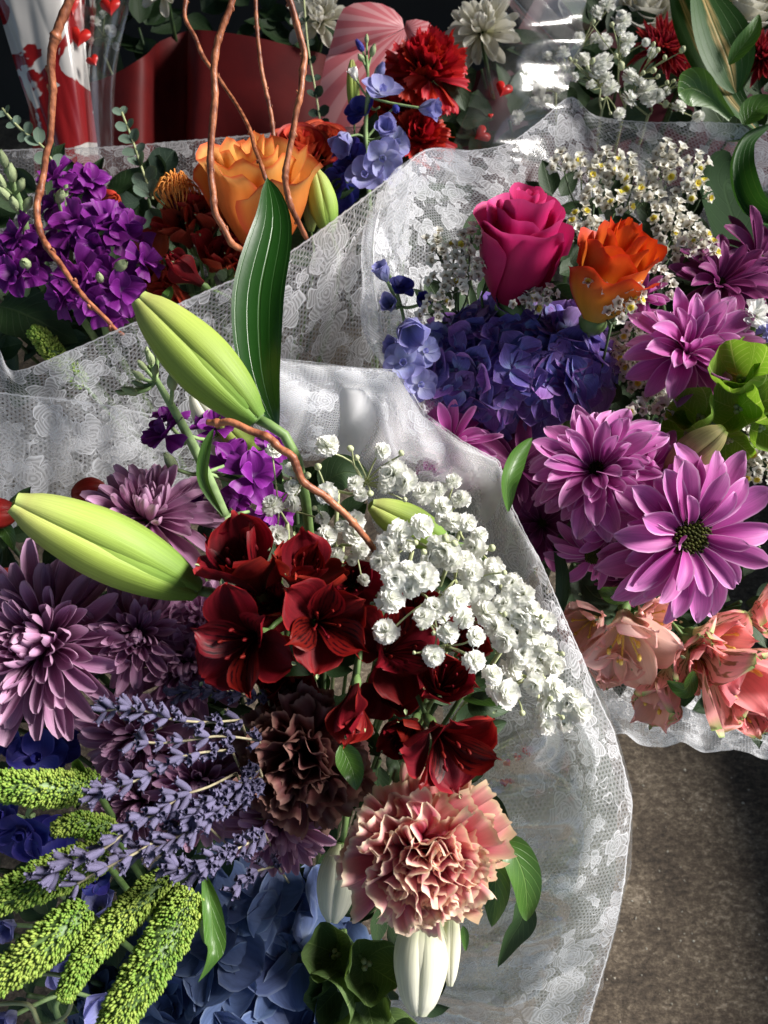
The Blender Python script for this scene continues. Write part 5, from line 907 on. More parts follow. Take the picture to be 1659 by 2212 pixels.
# statice
def s2(l, d, R=30): return [(829.5 + X * .5, Y * .5, d, R) for X, Y in l]
def s3(l, d, R=32): return [(829.5 + X * .5, 737 + Y * .5, d, R) for X, Y in l]
GS = 'white statice of the right bouquet'
statice('white statice sprig left of the pink rose, topmost pair', (1010, 640, .57), s2([(240, 1090), (370, 1015), (330, 1065), (215, 1045), (290, 1110)], .512), 'right', GS)
statice('white statice sprig in front of the left side of the pink rose', (1040, 640, .545), s2([(475, 1005), (465, 1065), (540, 1000)], .515, 28), 'right', GS)
statice('white statice sprig above the hydrangea at the left', (990, 680, .565), s2([(250, 1200), (320, 1200), (380, 1165), (230, 1290), (210, 1340), (300, 1235)], .515), 'right', GS)
statice('white statice sprig below the pink rose', (1150, 700, .54), s2([(590, 1310), (640, 1300), (695, 1270)], .52, 24), 'right', GS)
statice('small statice sprig in front of the orange rose', (1320, 700, .52), s2([(910, 1230), (1060, 1300), (1085, 1255), (1000, 1345)], .50, 24), 'right', GS)
statice('white statice sprig at the top against the grey lace', (1260, 470, .66), s2([(770, 700), (850, 720), (880, 770), (960, 690), (940, 770), (1010, 740)], .63), 'right', GS, (4, 6))
statice('white statice sprig at the top right of the orange rose', (1330, 480, .66), s2([(1060, 720), (1080, 775), (1140, 790), (1190, 720), (1230, 650), (1220, 730)], .63), 'right', GS, (4, 6))
statice('white statice sprig at the far right above the dark chrysanthemums', (1470, 470, .64), s2([(1340, 700), (1340, 760), (1290, 830), (1375, 830)], .61), 'right', GS, (4, 6))
statice('white statice sprig between the two roses', (1270, 540, .62), s2([(910, 840), (1010, 880), (860, 930), (830, 1000), (900, 990)], .60, 28), 'right', GS)
statice('shaded statice sprig just right of the orange rose', (1420, 560, .62), s2([(1130, 870), (1180, 860), (1260, 950), (1200, 950), (1240, 1010), (1240, 1090), (1270, 920)], .60, 28), 'right', GS)
statice('statice sprig with yellow specks above the darkened magenta flowers', (1480, 560, .61), s2([(1340, 990), (1320, 1060), (1400, 1080), (1350, 1030)], .585, 24), 'right', GS)
statice('statice sprig between the orange rose and the magenta flower', (1370, 700, .58), s2([(1110, 1390), (1080, 1430), (1230, 1240), (880, 1420), (900, 1470), (1190, 1180)], .56, 26), 'right', GS)
statice('mass of shaded statice right of the hydrangea', (1400, 840, .59), s3([(1000, 90), (1080, 130), (1130, 190), (1180, 180), (1230, 250), (1060, 60), (1120, 100), (1190, 120), (960, 40), (1160, 240)], .565), 'right', GS, (6, 9))
statice('single statice tip just above the magenta petals', (1385, 900, .54), s3([(1098, 285), (1220, 290)], .52, 18), 'right', GS)
statice('statice sprig below the bells of Ireland', (1620, 980, .56), s3([(1620, 430), (1560, 540), (1640, 480), (1600, 390), (1650, 560)], .54), 'right', GS, (6, 9))
# peach alstroemerias
GA = 'peach alstroemerias at the bottom of the right bouquet'
def PA(x, y, d, R, f, lab, op=.5, spin=0, mo='peach_out', mi='peach'): R *= 1.22; return alstro(x, y, d, R, f, lab, 'right', op, spin, mo, mi, 'yellowst', group=GA)
PA(1570, 1445, .53, 122, (.35, -.35, .7), 'coral pink alstroemeria with green streaked outer petals', .55, 20)
PA(1640, 1480, .55, 90, (.6, -.3, .6), 'coral alstroemeria cut off by the right edge', .5, 50)
PA(1545, 1375, .55, 85, (.3, .0, .8), 'coral alstroemeria behind the green streaked one', .6, 80)
PA(1350, 1375, .545, 108, (-.2, -.55, .7), 'pale blush alstroemeria under the magenta petals', .35, 30, 'blush', 'blush')
PA(1270, 1345, .56, 80, (-.5, -.1, .8), 'shaded blush alstroemeria near the lace fold', .5, 0, 'blush', 'blush')
PA(1430, 1490, .55, 92, (-.4, -.5, .6), 'closed veined alstroemeria at the lace hem', .8, 40, 'peach_out', 'blush')
PA(1650, 1330, .57, 80, (.3, .2, .8), 'shaded coral alstroemeria at the right edge', .6, 0)
PA(1510, 1420, .54, 80, (-.1, -.1, .9), 'coral alstroemeria left of the green streaked one', .75, 10)
PA(1600, 1520, .54, 74, (.2, -.5, .8), 'coral alstroemeria lowest against the lace hem', .75, 70)
PA(1400, 1330, .56, 74, (.1, .1, .9), 'blush alstroemeria tucked right under the big magenta petals', .7, 15, 'blush', 'blush')
PA(1320, 1430, .56, 66, (-.2, -.3, .9), 'small shaded blush alstroemeria above the lace hem', .75, 45, 'blush', 'blush')
for pts, w, m, lab in [([(1385, 1260, .54), (1330, 1285, .535), (1290, 1270, .54)], 44, 'leaf2', 'green leaf between the magenta and blush flowers'), ([(1240, 1230, .56), (1290, 1290, .555), (1340, 1290, .56)], 90, 'leaf', 'dark leaf above the shaded blush alstroemeria'), ([(1210, 1330, .53), (1215, 1240, .525), (1195, 1160, .53)], 30, 'leaf', 'dark upright leaf beside the right lace fold'), ([(1290, 1440, .56), (1340, 1430, .555), (1350, 1440, .55)], 40, 'leaf2', 'small green leaf tip at the lace hem'), ([(1500, 1450, .52), (1480, 1490, .515), (1440, 1470, .52)], 40, 'leaf2', 'curled pale green leaf left of the coral alstroemeria'), ([(1600, 1560, .58), (1640, 1560, .575), (1700, 1560, .58)], 50, 'leaf2', 'green leaf under the coral alstroemeria'), ([(1470, 1280, .54), (1510, 1270, .535), (1560, 1250, .54)], 36, 'leaf2', 'green leaf right under the big magenta flower')]:
    leaf('leaf', pts, w, m, lab, 'leaf', .35, 15)
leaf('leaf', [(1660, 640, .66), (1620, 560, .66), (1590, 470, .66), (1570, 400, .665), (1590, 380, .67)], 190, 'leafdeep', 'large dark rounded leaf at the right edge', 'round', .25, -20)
leaf('leaf', [(1700, 480, .62), (1620, 450, .62), (1590, 370, .625), (1610, 300, .63), (1670, 265, .635)], 60, 'rusc', 'rolled green leaf edge curling at the right edge', 'tear', 1.3, (20, -60))
i = 100
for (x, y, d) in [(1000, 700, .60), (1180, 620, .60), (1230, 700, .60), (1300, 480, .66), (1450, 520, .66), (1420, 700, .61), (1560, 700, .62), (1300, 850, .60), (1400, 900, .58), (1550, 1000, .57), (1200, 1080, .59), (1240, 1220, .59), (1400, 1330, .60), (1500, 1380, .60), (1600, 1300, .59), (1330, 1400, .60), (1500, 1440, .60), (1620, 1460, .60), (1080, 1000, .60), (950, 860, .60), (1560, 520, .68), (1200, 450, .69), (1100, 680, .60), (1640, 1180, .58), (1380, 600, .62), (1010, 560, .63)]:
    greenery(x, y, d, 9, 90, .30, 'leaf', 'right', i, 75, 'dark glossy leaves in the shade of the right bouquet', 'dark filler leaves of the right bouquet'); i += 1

mb = MB(); mb.add(tube([P(1392, 1602, .61), P(1388, 1640, .65), P(1380, 1700, .72)], .00012, 4, 4), wrapR.matrix_basis.inverted()); part('loose_thread', mb.mesh('loose_thread', M_['lavstem']), wrapR)
# ================================================================= LEFT BACK BOUQUET
wrapL = thing('lace_wrap', 'shaded grey lace wrap behind the orange rose and purple stock', 'flower wrap', Matrix.Translation(FOOT['back']))
sheet('lace_sheet', [[(-80, 328, .70), (60, 320, .705), (220, 316, .71), (400, 302, .72), (560, 288, .73), (700, 276, .74), (800, 270, .75)], [(-80, 420, .71), (60, 415, .715), (220, 410, .72), (400, 400, .73), (560, 390, .74), (700, 380, .75), (800, 375, .76)], [(-80, 620, .74), (60, 620, .745), (220, 620, .75), (400, 600, .76), (560, 590, .77), (700, 580, .78), (800, 570, .79)]], 180, 60, 'lace3', wrapL, .002, 4, 21)
rose(560, 425, .575, 128, (.0, .70, .6), 'orangerose2', 'large golden orange rose at the upper left', 'back', 9, 1.75, .26, seed=5, lip=.06, ruf=.05, drop=.12, tat=.05)
rose(655, 325, .66, 62, (.2, .5, .8), 'redrose', 'coral red rose just behind the golden orange rose', 'back', 13, 1.4, .3, seed=6)
rose(700, 305, .68, 48, (.1, .5, .8), 'redrose', 'small red rose between the orange rose and the blue delphinium', 'back', 12, 1.3, .3, seed=9)
lily_bud(712, 505, .585, 682, 368, .575, 62, 'upright green lily bud right of the golden orange rose', 'back')
lily_bud(672, 500, .60, 668, 385, .59, 34, 'narrow shaded lily bud between the orange rose and the green bud', 'back', 'bud2')
alstro(405, 590, .575, 72, (-.5, .3, .6), 'streaked red alstroemeria bud above the diagonal lace', 'back', 1, 0, group='red blooms below the pincushion')
for i, (x, y, R, f) in enumerate([(390, 500, 52, (-.3, .5, .8)), (450, 480, 46, (.1, .7, .7)), (470, 560, 52, (.4, .3, .8)), (520, 570, 44, (.4, .2, .8)), (420, 450, 36, (0, .8, .5)), (350, 600, 40, (-.6, 0, .7)), (380, 640, 50, (-.4, -.2, .8)), (500, 520, 40, (.2, .5, .8))]):
    alstro(x, y, .60, R * 1.45, f, ['dark red bloom under the left of the pincushion', 'dark red bloom under the pincushion', 'dark red bloom left of the long lily leaf', 'dark red bloom touching the long lily leaf', 'tiny dark red bloom at the foot of the pincushion', 'dark red bloom beside the purple stock', 'dark red bloom along the diagonal lace rim', 'dark red bloom behind the thick willow twig'][i], 'back', .55, i * 30, mo='rust', mi='rust', group='red blooms below the pincushion')
for x0, y0, x1, y1, w, lab in [(300, 560, 350, 500, 70, 'orange-red tulip bud behind the purple stock'), (215, 440, 250, 425, 44, 'small orange-red bud between the stock florets'), (470, 470, 440, 440, 30, 'small dark bud beside the pincushion')]:
    lily_bud(x0, y0, .63, x1, y1, .61, w, lab, 'back', 'redbud', 'tulip_bud')
# pincushion
pc = frame(P(385, 440, .60), (0, .8, .4)); o = thing('pincushion_protea', 'orange pincushion flower with curling threads left of the orange rose', 'flower', pc); rr = random.Random(4); s = .60 / FPX
for k in range(70):
    q = (k + .5) / 70; a = k * 2.39996; rad = 46 * s * math.sqrt(q); hgt = 62 * s * (1.05 - .5 * q) * rr.uniform(.85, 1.1); dx, dy = math.cos(a), math.sin(a)
    part('style', (lambda mb: (mb.add(tube([(dx * rad * .3, dy * rad * .3, -20 * s), (dx * rad * 1.1, dy * rad * 1.1, hgt * .5), (dx * rad * .9, dy * rad * .9, hgt), (dx * rad * .55, dy * rad * .55, hgt * .92)], [1.1 * s, 1.3 * s, 1.5 * s, 2 * s], 5, 4)), mb.mesh('style', M_['stamen']))[1])(MB()), o)
mb = MB(); mb.add(blob(26 * s, 26 * s, 22 * s)); part('cone', mb.mesh('cone', M_['redpaper']), o); add_stem(o, P(385, 440, .60), D((0, .8, .4)), 'back', .003)
# purple stock
SF = lambda l: [(x, y, d, R, f) for x, y, d, R, f in l]
spike('stock', 'purple stock leftmost at the left edge with pale green buds on top', 'flower', [(60, 640, .60), (60, 540, .585), (50, 460, .575), (25, 390, .57), (5, 340, .57)], [(35, 505, .565, 44, (-.4, .2, .8)), (75, 520, .58, 40, (0, .3, .9)), (25, 590, .555, 46, (-.3, -.1, .9)), (60, 585, .56, 38, (.2, -.2, .9)), (10, 550, .57, 36, (-.5, 0, .8)), (85, 560, .585, 34, (.3, 0, .9)), (8, 345, .565, 18, (-.1, .8, .5), 'budgreen', 'bud'), (25, 375, .56, 20, (.1, .8, .5), 'budgreen', 'bud'), (0, 390, .56, 20, (-.3, .7, .5), 'budgreen', 'bud'), (45, 400, .56, 16, (.5, .6, .5), 'budgreen', 'bud'), (10, 420, .555, 18, (-.4, .5, .6), 'budgreen', 'bud'), (60, 440, .56, 18, (.6, .5, .5), 'budgreen', 'bud'), (30, 440, .555, 18, (.1, .4, .8), 'budgreen', 'bud'), (55, 570, .55, 22, (.2, -.1, .9), 'budgreen', 'bud')], ['stock'], [.003, .003, .0025, .002, .0015], 'back', 'purple stock of the left bouquet')
spike('stock', 'tall purple stock beside the leftmost willow twig', 'flower', [(160, 660, .60), (150, 560, .59), (145, 470, .58), (140, 380, .575)], [(118, 375, .575, 42, (-.3, .5, .7)), (150, 400, .58, 36, (.1, .4, .9)), (200, 385, .585, 40, (.5, .3, .8)), (185, 410, .59, 30, (.3, 0, .9)), (160, 480, .57, 62, (-.2, .3, .9)), (230, 480, .575, 60, (.3, .4, .8)), (280, 500, .58, 48, (.6, .2, .7)), (205, 530, .57, 48, (.1, 0, 1)), (140, 530, .575, 40, (-.4, 0, .9)), (110, 440, .585, 34, (-.6, .3, .7)), (130, 425, .565, 20, (.5, .4, .7), 'budgreen', 'bud')], ['stock'], [.003, .003, .0025, .0015], 'back', 'purple stock of the left bouquet')
spike('stock', 'purple stock hanging lowest over the diagonal lace', 'flower', [(230, 720, .61), (215, 640, .59), (210, 560, .58)], [(165, 600, .56, 62, (-.3, 0, .9)), (215, 590, .565, 52, (.1, .2, .9)), (262, 625, .56, 52, (.3, -.1, .9)), (205, 660, .56, 50, (-.1, -.4, .9)), (318, 565, .565, 40, (.8, .1, .5)), (285, 590, .57, 36, (.5, .2, .8)), (130, 640, .565, 42, (-.5, -.3, .8)), (240, 670, .57, 38, (.3, -.4, .8)), (260, 575, .555, 22, (.7, .3, .6), 'budgreen', 'bud'), (215, 600, .55, 16, (.1, .3, .9), 'budgreen', 'bud')], ['stock'], [.003, .003, .002], 'back', 'purple stock of the left bouquet')
eucalyptus([(130, 380, .63), (95, 320, .635), (45, 280, .64), (5, 235, .645)], 'grey eucalyptus sprig at the left edge', 'euc', 24, 6)
eucalyptus([(330, 430, .64), (305, 360, .645), (285, 300, .65), (260, 235, .66)], 'dusty eucalyptus sprig in front of the red paper', 'euc', 26, 7)
greenery(320, 430, .66, 9, 80, .42, 'euc_d', 'back', 300, 45, 'broad dark eucalyptus leaves beside the pincushion', None, 'eucalyptus', 'round')
GW = 'curly willow twigs rising from the left bouquet'
willow([(160, -30, .52), (130, 50, .525), (112, 110, .53), (114, 190, .54), (108, 300, .55), (95, 370, .555), (80, 440, .555), (90, 510, .55), (130, 570, .545), (180, 640, .54), (230, 690, .54), (268, 724, .54)], [10, 10.5, 10, 9, 8, 8, 8.5, 8, 7, 6, 5.5, 4.5], 'leftmost willow twig, crossing the purple stock', GW, 11)
willow([(510, -30, .50), (480, 60, .505), (462, 150, .51), (460, 260, .515), (455, 370, .52), (465, 460, .525), (500, 525, .535), (545, 560, .56)], [7.5, 8, 8, 8.5, 8.5, 8.5, 8, 6], 'thick willow twig in front of the left of the orange rose', GW, 12)
willow([(408, -30, .60), (400, 40, .60), (440, 125, .60), (490, 195, .595), (530, 260, .56), (550, 320, .53), (572, 380, .52), (600, 440, .53)], [5, 5, 5, 4.5, 4.5, 4.5, 4, 4], 'thinnest willow twig, crossing behind the thick one', GW, 13)
willow([(552, -30, .62), (555, 60, .62), (565, 150, .62), (582, 230, .625), (592, 310, .63), (600, 350, .64)], [5, 5, 5, 5, 5, 4.5], 'dark straight willow twig above the orange rose', GW, 14)
willow([(612, -30, .50), (640, 50, .505), (658, 120, .51), (650, 200, .51), (632, 290, .515), (616, 380, .52), (630, 450, .53), (662, 515, .56)], [7.5, 8, 8, 7.5, 7.5, 7.5, 7.5, 6], 'right willow twig in front of the right of the orange rose', GW, 15)
leaf('leaf', [(0, 660, .60), (60, 680, .595), (170, 740, .60)], 120, 'leaf', 'dark broad leaf under the purple stock', 'leaf', .2, 10)
leaf('leaf', [(345, 655, .57), (362, 640, .565), (368, 618, .57)], 26, 'leaf2', 'small leaf tip above the big upright lily bud', 'lance', .4, 10)
i = 200
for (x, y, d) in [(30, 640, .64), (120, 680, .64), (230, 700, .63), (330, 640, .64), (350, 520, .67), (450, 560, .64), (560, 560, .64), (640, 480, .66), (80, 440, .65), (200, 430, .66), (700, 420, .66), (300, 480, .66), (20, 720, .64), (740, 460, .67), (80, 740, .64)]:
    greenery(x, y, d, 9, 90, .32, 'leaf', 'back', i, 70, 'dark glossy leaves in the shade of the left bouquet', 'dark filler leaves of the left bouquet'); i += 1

# ================================================================= BLUE DELPHINIUM AND RED CARNATIONS, TOP MIDDLE
spike('delphinium', 'pale blue delphinium with hanging bells in front of the red carnation', 'flower', [(800, 480, .66), (795, 380, .655), (790, 280, .65), (795, 180, .65), (792, 120, .65)],
      [(825, 205, .64, 46, (.2, .6, .7), 'delph', 'star'), (832, 285, .635, 40, (.1, .1, 1), 'delph', 'bell'), (745, 300, .64, 42, (-.3, -.8, .5), 'delph', 'bell'), (920, 235, .65, 36, (.9, -.2, .4), 'delph', 'bell'), (825, 340, .64, 42, (.1, -.5, .8), 'delph', 'star'), (790, 385, .645, 42, (-.1, .2, .9), 'delph', 'star'), (760, 345, .655, 42, (-.5, .1, .8), 'delph_deep', 'star'), (850, 310, .66, 36, (.7, 0, .7), 'delph', 'star'), (780, 245, .655, 34, (-.3, .3, .8), 'delph_deep', 'star'),
       (766, 165, .635, 20, (-.3, .7, .6), 'white', 'bell'), (820, 155, .65, 20, (.4, .5, .7), 'delph', 'bud'), (805, 110, .65, 13, (.3, .7, .5), 'budgreen', 'bud'), (778, 100, .65, 14, (-.5, .6, .5), 'delph_deep', 'bud'), (792, 85, .65, 9, (0, .9, .4), 'budgreen', 'bud'), (780, 125, .645, 12, (-.4, 0, .9), 'budgreen', 'bud'), (855, 235, .645, 15, (.2, -.7, .6), 'delph_deep', 'bud'), (730, 400, .66, 36, (-.5, 0, .8), 'delph_deep', 'star'), (745, 425, .665, 34, (-.2, -.3, .8), 'delph_deep', 'star'), (840, 375, .66, 30, (.5, 0, .8), 'delph', 'star')], ['delph'], [.0022, .002, .0016, .001], 'blue')
lily_bud(765, 250, .66, 760, 130, .655, 28, 'narrow green bud beside the pale delphinium', 'blue', 'bud')
carnation(925, 140, .70, 88, (.1, .35, .85), ['redcarn'], 'bright red carnation at the top middle', 'blue', 34, ruf=.09)
carnation(910, 290, .72, 72, (.1, .1, .95), ['redcarn'], 'shaded red carnation above the right lace rim', 'blue', 26, ruf=.09)
carnation(860, 240, .73, 70, (0, .1, .95), ['redcarn'], 'dark red carnation behind the blue delphinium', 'blue', 26, ruf=.09)
leaf('leaf', [(965, 160, .72), (990, 190, .715), (1005, 240, .72)], 60, 'leaf', 'dark leaf right of the bright red carnation', 'leaf', .3, 10)
eucalyptus([(695, 290, .74), (682, 200, .74), (665, 100, .745), (655, -20, .75)], 'thin dark seeded sprig with narrow leaves beside the pink wing', 'euc_d', 17, 8)
i = 400
for (x, y, d) in [(780, 380, .70), (880, 330, .74), (720, 460, .69), (840, 440, .69), (950, 260, .76), (980, 330, .76)]:
    greenery(x, y, d, 9, 90, .32, 'leaf', 'blue', i, 60, 'dark leaves in the shade under the blue delphinium', 'dark leaves under the delphinium'); i += 1

# ================================================================= BACK ROW
def flat(name, pts, mat, M=None, thick=.0004):
    pts = np.array(pts); n = len(pts); c = pts.mean(0); V = np.concatenate([pts, [c], pts + np.array(CF) * thick, [c + np.array(CF) * thick]]); F = []
    for k in range(n): F.append((k, (k + 1) % n, n)); F.append((n + 1 + (k + 1) % n, n + 1 + k, 2 * n + 1))
    for k in range(n): F.append((k, n + 1 + k, (k + 1) % n)); F.append(((k + 1) % n, n + 1 + k, n + 1 + (k + 1) % n))
    UV = np.zeros((len(V), 2)); return mk(name, V, F, UV, mat)
def heart(cx, cy, d, R, rot=0):
    o = []
    for k in range(28):
        t = k / 28 * 2 * math.pi; x = 16 * math.sin(t) ** 3 / 16; y = (13 * math.cos(t) - 5 * math.cos(2 * t) - 2 * math.cos(3 * t) - math.cos(4 * t)) / 16; a = R_(rot)
        o.append(tuple(P(cx + R * (x * math.cos(a) - y * math.sin(a)), cy - R * (x * math.sin(a) + y * math.cos(a)), d)))
    return o
M_['redprint'] = plain_mat('red_print', (.42, .015, .015), (.50, .02, .02), 30, .35, .5, .05, .25)
M_['redprint2'] = plain_mat('bright_red_print', (.62, .02, .02), (.70, .03, .02), 30, .35, .5, .05, .25)
for x, y, R, rt, d in [(1140, 1622, 11, 20, .487), (1118, 1636, 9, -15, .488), (1096, 1648, 8, 40, .489), (1090, 1690, 9, 5, .49), (1104, 1688, 6, -30, .49)]:
    part('printed_heart', flat('printed_heart', heart(x, y, d + .022, R * 1.15, rt), M_['redprint2'], thick=.0002), wrapF, wrapF.matrix_basis.inverted())
# red paper wrap
o = thing('paper_wrap', 'folded dark red paper wrap behind the left bouquet', 'flower wrap', Matrix.Translation(FOOT['farleft']))
sheet('paper_sheet', [[(60, 200, .87), (160, 185, .865), (235, 165, .855), (310, 122, .85), (345, 90, .90), (405, 66, .92), (412, 64, .86), (470, 68, .85), (560, 82, .85), (650, 105, .86), (700, 118, .87), (760, 150, .88)], [(80, 430, .90), (170, 430, .89), (235, 430, .88), (305, 430, .87), (345, 430, .92), (400, 430, .93), (412, 430, .88), (470, 430, .88), (560, 430, .88), (640, 430, .89), (690, 430, .90), (730, 430, .91)]], 120, 20, 'redpaper', o, .0015, 3, 31)
# heart printed sleeve
N = NT('heart_printed_film'); tc = N.n('TexCoord'); ns = N.noise(tc.outputs['Object'], 22, 3, .8); f = N.step(ns, .47, .49); col = N.mix(f, (.46, .44, .42, 1), (.20, .010, .012, 1))
pr = N.n('BsdfPrincipled'); N.l(col, pr.inputs['Base Color']); pr.inputs['Roughness'].default_value = .25; N.l(pr.outputs[0], N.out.inputs[0]); M_['heartfilm'] = N.m
o = thing('printed_sleeve', 'white flower sleeve with red drips and hearts at the top left', 'flower wrap', Matrix.Translation(FOOT['farleft'] + Vector((-.1, 0, 0)))); inv = o.matrix_basis.inverted()
sheet('film_sheet', [[(-30, -60, .80), (40, -60, .79), (120, -60, .79), (180, -60, .81)], [(40, 160, .81), (90, 160, .80), (140, 160, .80), (190, 160, .82)], [(120, 400, .84), (150, 400, .83), (180, 400, .83), (220, 400, .85)]], 60, 60, 'heartfilm', o, .003, 2, 33)
sheet('clear_sheet', [[(175, -60, .81), (230, -60, .80), (300, -60, .80)], [(175, 160, .82), (210, 160, .815), (250, 160, .82)], [(200, 400, .85), (220, 400, .84), (250, 400, .85)]], 30, 60, 'cello', o, .004, 2, 34)
for x, y, R, rt in [(238, 12, 22, 5), (172, 78, 24, -10), (150, 10, 24, 20), (200, 130, 14, 30)]:
    part('printed_heart', flat('printed_heart', heart(x, y, .80, R, rt), M_['redprint2']), o, inv)
# pink butterfly panel
N = NT('pink_striped_panel'); tc = N.n('TexCoord'); sp = N.n('SeparateXYZ'); N.l(tc.outputs['UV'], sp.inputs[0]); dx = N.m2('SUBTRACT', sp.outputs[0], 8.75); dy = N.m2('SUBTRACT', sp.outputs[1], .62)
th = N.m2('ARCTAN2', dy, dx); rr_ = N.m2('SQRT', N.m2('ADD', N.m2('MULTIPLY', dx, dx), N.m2('MULTIPLY', dy, dy))); w = N.m2('SINE', N.m2('ADD', N.m2('MULTIPLY', th, 26.), N.m2('MULTIPLY', rr_, 2.2)))
f = N.step(w, -.1, .3); col = N.mix(f, (.70, .19, .22, 1), (.82, .38, .40, 1)); pr = N.n('BsdfPrincipled'); N.l(col, pr.inputs['Base Color']); pr.inputs['Roughness'].default_value = .5
tr = N.n('BsdfTranslucent'); N.l(col, tr.inputs[0]); mx = N.n('MixShader'); mx.inputs[0].default_value = .3; N.l(pr.outputs[0], mx.inputs[1]); N.l(tr.outputs[0], mx.inputs[2]); N.l(mx.outputs[0], N.out.inputs[0])
def panel(name, outl, d0, slope, cx, cy, mat, ring=5):
    V = []; U = []; n = len(outl); F = []
    for k in range(ring + 1):
        t = k / ring
        for x, y in outl:
            X = cx + (x - cx) * t; Y = cy + (y - cy) * t; V.append(tuple(P(X, Y, d0 + slope * (Y - cy) - .012 * (1 - t * t)))); U.append((X / 100, Y / 100))
    for k in range(ring):
        for j in range(n): F.append((k * n + j, k * n + (j + 1) % n, (k + 1) * n + (j + 1) % n, (k + 1) * n + j))
    return mk(name, V, F, U, mat)
o = thing('butterfly_decoration', 'pink striped butterfly wing panel at the top middle', 'decoration', Matrix.Translation(P(800, 150, .80))); inv = o.matrix_basis.inverted()
part('upper_wing', panel('upper_wing', [(873, 60), (868, 38), (850, 20), (825, 8), (797, 4), (765, 7), (742, 18), (728, 45), (718, 85), (708, 120), (760, 110), (820, 90)], .795, 0, 800, 50, N.m), o, inv)
part('lower_wing', panel('lower_wing', [(873, 62), (820, 90), (760, 108), (706, 118), (690, 190), (668, 290), (740, 330), (830, 300), (880, 190), (890, 110)], .80, .00005, 790, 180, N.m), o, inv)
part('far_wing', panel('far_wing', [(873, 62), (878, 45), (900, 41), (925, 47), (945, 70), (945, 120), (910, 160), (888, 110)], .80, 0, 905, 90, N.m), o, inv)
# pale flowers at the top
mum(1040, 60, .82, 92, (-.2, .3, .9), 'cream', 'large white chrysanthemum at the top middle', 'far', 70, 'spoon', .16, e0=-30)
mum(690, 40, .86, 70, (0, .2, .9), 'cream', 'pale chrysanthemum behind the thin dark sprig', 'farleft', 50, 'spoon', .2)
mum(350, -25, .86, 55, (0, .1, .9), 'cream', 'pale flower cut off by the top edge on the left', 'farleft', 40, 'spoon', .2)
rose(1400, 20, .88, 75, (0, .3, .8), 'cream', 'pale cream rose at the top behind the baby\'s breath', 'far', 12, 1.4, .4, seed=12)
rose(1625, 10, .84, 70, (0, .3, .8), 'cream', 'pale yellow-cream rose in the top right corner', 'far', 12, 1.4, .4, seed=13)
rose(1270, 20, .90, 50, (0, .3, .8), 'cream', 'pale cream rose at the top behind the cellophane', 'far', 12, 1.4, .4, seed=14)
mum(1435, 95, .76, 78, (0, .35, .9), 'redmum', 'crimson chrysanthemum behind the baby\'s breath', 'far', 130, 'point', .10, e0=-20, bendo=10, bendi=30)
mum(1650, 115, .75, 72, (.1, .3, .9), 'redmum', 'crimson chrysanthemum at the right edge', 'far', 120, 'point', .10, e0=-20, bendo=10, bendi=30)
mum(1490, 165, .79, 50, (.1, .1, .9), 'redmum', 'small crimson chrysanthemum behind the variegated leaves', 'far', 70, 'point', .12, e0=-20, bendo=10, bendi=30)
leaf('leaf', [(1640, 285, .70), (1570, 200, .70), (1520, 110, .70), (1480, 20, .705), (1450, -60, .71)], 88, 'varieg', 'long variegated leaf with an orange stripe at the top right', 'lance', .3, (-10, 20))
leaf('leaf', [(1590, 200, .70), (1575, 130, .69), (1540, 40, .69), (1500, -60, .70)], 120, 'varieg', 'broad variegated leaf with a cream streak at the top right', 'lance', .25, (10, -10))
leaf('leaf', [(1575, 140, .69), (1595, 110, .685), (1625, 70, .68), (1640, 30, .68)], 40, 'leaf2', 'small fresh leaf beside the right crimson chrysanthemum', 'lance', .35, 10)
leaf('leaf', [(1580, 255, .69), (1540, 215, .685), (1500, 190, .68), (1465, 200, .68)], 76, 'leaf2', 'bright green rounded leaf above the right lace rim', 'obov', .35, 20)
leaf('leaf', [(1605, 270, .69), (1635, 235, .685), (1690, 220, .68)], 60, 'leaf2', 'green leaf in the right edge above the lace', 'lance', .35, 20)
leaf('leaf', [(1625, 300, .70), (1560, 260, .72), (1530, 200, .73)], 90, 'leaf', 'dark leaf at the stalk of the variegated leaves', 'leaf', .2, 0)
def cR(l, d): return [(1110.4 + X * .3307, Y * .3307, d, r * .3307) for X, Y, r in l]
GR = "baby's breath sprays at the top right"
gypso("baby's breath spray in front of the crimson chrysanthemum", (1350, 230, .72), cR([(745, 260, 58), (710, 130, 62), (760, 490, 56), (730, 330, 34), (860, 275, 30), (900, 340, 38), (700, 100, 40), (700, 190, 40)], .70), cR([(700, 430, 30), (1100, 325, 26), (985, 375, 18), (845, 475, 16), (910, 460, 26), (940, 500, 18), (665, 365, 20), (515, 145, 20), (640, 160, 20), (940, 325, 20), (910, 290, 18)], .69), 'far', GR)
gypso("baby's breath spray directly above the lace peak", (1300, 240, .71), cR([(580, 400, 76), (625, 570, 62), (500, 550, 38), (400, 500, 32), (560, 440, 60), (600, 500, 50), (690, 740, 45), (530, 480, 40)], .69), cR([(365, 385, 16), (400, 400, 16), (570, 650, 14), (630, 740, 14), (510, 400, 24), (480, 440, 16)], .685), 'far', GR)
gypso("baby's breath spray beside the bright green rounded leaf", (1400, 250, .72), cR([(870, 580, 74), (760, 640, 62), (1110, 550, 54), (1080, 690, 52), (940, 620, 50), (820, 530, 40), (1200, 760, 45), (880, 640, 56), (1000, 590, 30)], .70), cR([(1235, 520, 26), (1130, 505, 18), (990, 680, 26), (1000, 540, 18), (1040, 530, 16)], .69), 'far', GR)
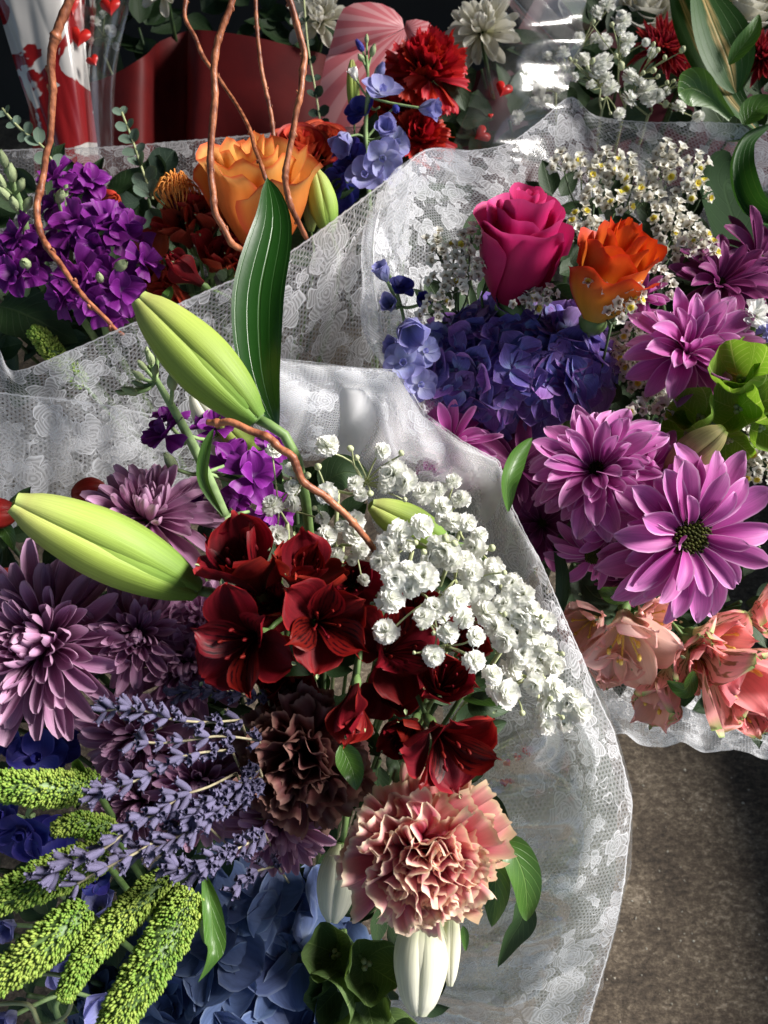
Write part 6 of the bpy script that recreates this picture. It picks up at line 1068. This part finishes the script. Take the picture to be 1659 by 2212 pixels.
gypso("blurred baby's breath spray inside the cellophane", (1200, 200, .78), cR([(530, 245, 42), (165, 590, 48), (140, 660, 44), (215, 660, 48), (455, 390, 56), (320, 340, 50), (220, 360, 36), (600, 270, 50), (20, 760, 50), (600, 30, 60), (540, 80, 50), (300, 560, 44), (240, 540, 40), (430, 250, 44)], .77), cR([(215, 455, 22), (150, 520, 18), (325, 445, 20), (150, 430, 18)], .765), 'far', GR)
gypso("dim baby's breath above the red paper", (225, 120, .90), [(205, 45, .88, 13), (240, 65, .88, 13), (222, 30, .89, 10), (195, 85, .89, 9), (250, 100, .89, 9)], [(230, 85, .89, 5)], 'farleft', None)
# cellophane
o = thing('cellophane_sleeve', 'clear cellophane sleeve printed with small red hearts', 'flower wrap', Matrix.Translation(FOOT['blue'] + Vector((.05, .05, 0)))); inv = o.matrix_basis.inverted()
sheet('cellophane_sheet', [[(1085, -60, .76), (1068, 60, .755), (1030, 190, .75), (965, 340, .745)], [(1150, -60, .74), (1140, 60, .74), (1100, 200, .735), (1060, 360, .73)], [(1270, -60, .77), (1260, 80, .765), (1230, 200, .76), (1180, 360, .755)]], 60, 60, 'cello', o, .004, 3, 41)
sheet('folded_edge', [[(1095, 5, .735), (1125, 40, .733), (1165, 80, .731), (1200, 110, .73)], [(1112, -5, .725), (1145, 30, .723), (1185, 70, .722), (1215, 98, .722)], [(1135, -15, .728), (1165, 20, .727), (1200, 60, .726), (1235, 88, .725)], [(1155, -25, .745), (1185, 12, .744), (1220, 50, .743), (1255, 80, .74)]], 60, 30, 'clearfold', o, .0, 3, 42)
for x, y, R, rt in [(1088, 192, 19, -25), (1042, 290, 19, -60), (1060, 250, 6, 0)]: part('printed_heart', flat('printed_heart', heart(x, y, .735, R, rt), M_['redprint2']), o, inv)
# dark wrap behind right top
o = thing('paper_wrap', 'dark plum paper wrap behind the cellophane at the top', 'flower wrap', Matrix.Translation(FOOT['far'] + Vector((-.05, .1, 0))))
M_['plum'] = plain_mat('plum_paper', (.06, .008, .015), (.09, .012, .02), 30, .5, .3, .1)
sheet('paper_sheet', [[(960, 180, .90), (1080, 120, .88), (1200, -60, .92), (1330, -60, .93), (1500, -60, .92), (1700, -60, .92)], [(980, 450, .92), (1080, 450, .92), (1200, 400, .93), (1330, 400, .94), (1500, 400, .93), (1700, 400, .93)]], 60, 20, 'plum', o, .003, 3, 35)
i = 500
for (x, y, d, ft) in [(1330, 200, .80, 'far'), (1450, 240, .80, 'far'), (1560, 150, .80, 'far'), (1200, 140, .84, 'far'), (1640, 200, .80, 'far'), (1100, 260, .82, 'far'), (1300, 80, .86, 'far'), (1560, 40, .86, 'far'), (1040, 150, .87, 'far'), (300, 60, .92, 'farleft'), (400, 30, .94, 'farleft'), (220, 90, .92, 'farleft'), (560, 40, .93, 'farleft'), (640, 60, .92, 'farleft')]:
    greenery(x, y, d, 9, 90, .32, 'leaf', ft, i, 60, 'dark leaves in the shade of the back row of bouquets', 'dark leaves of the back row'); i += 1
print('objects', len(bpy.data.objects), 'tris~', sum(len(m.polygons) * 2 for m in bpy.data.meshes))
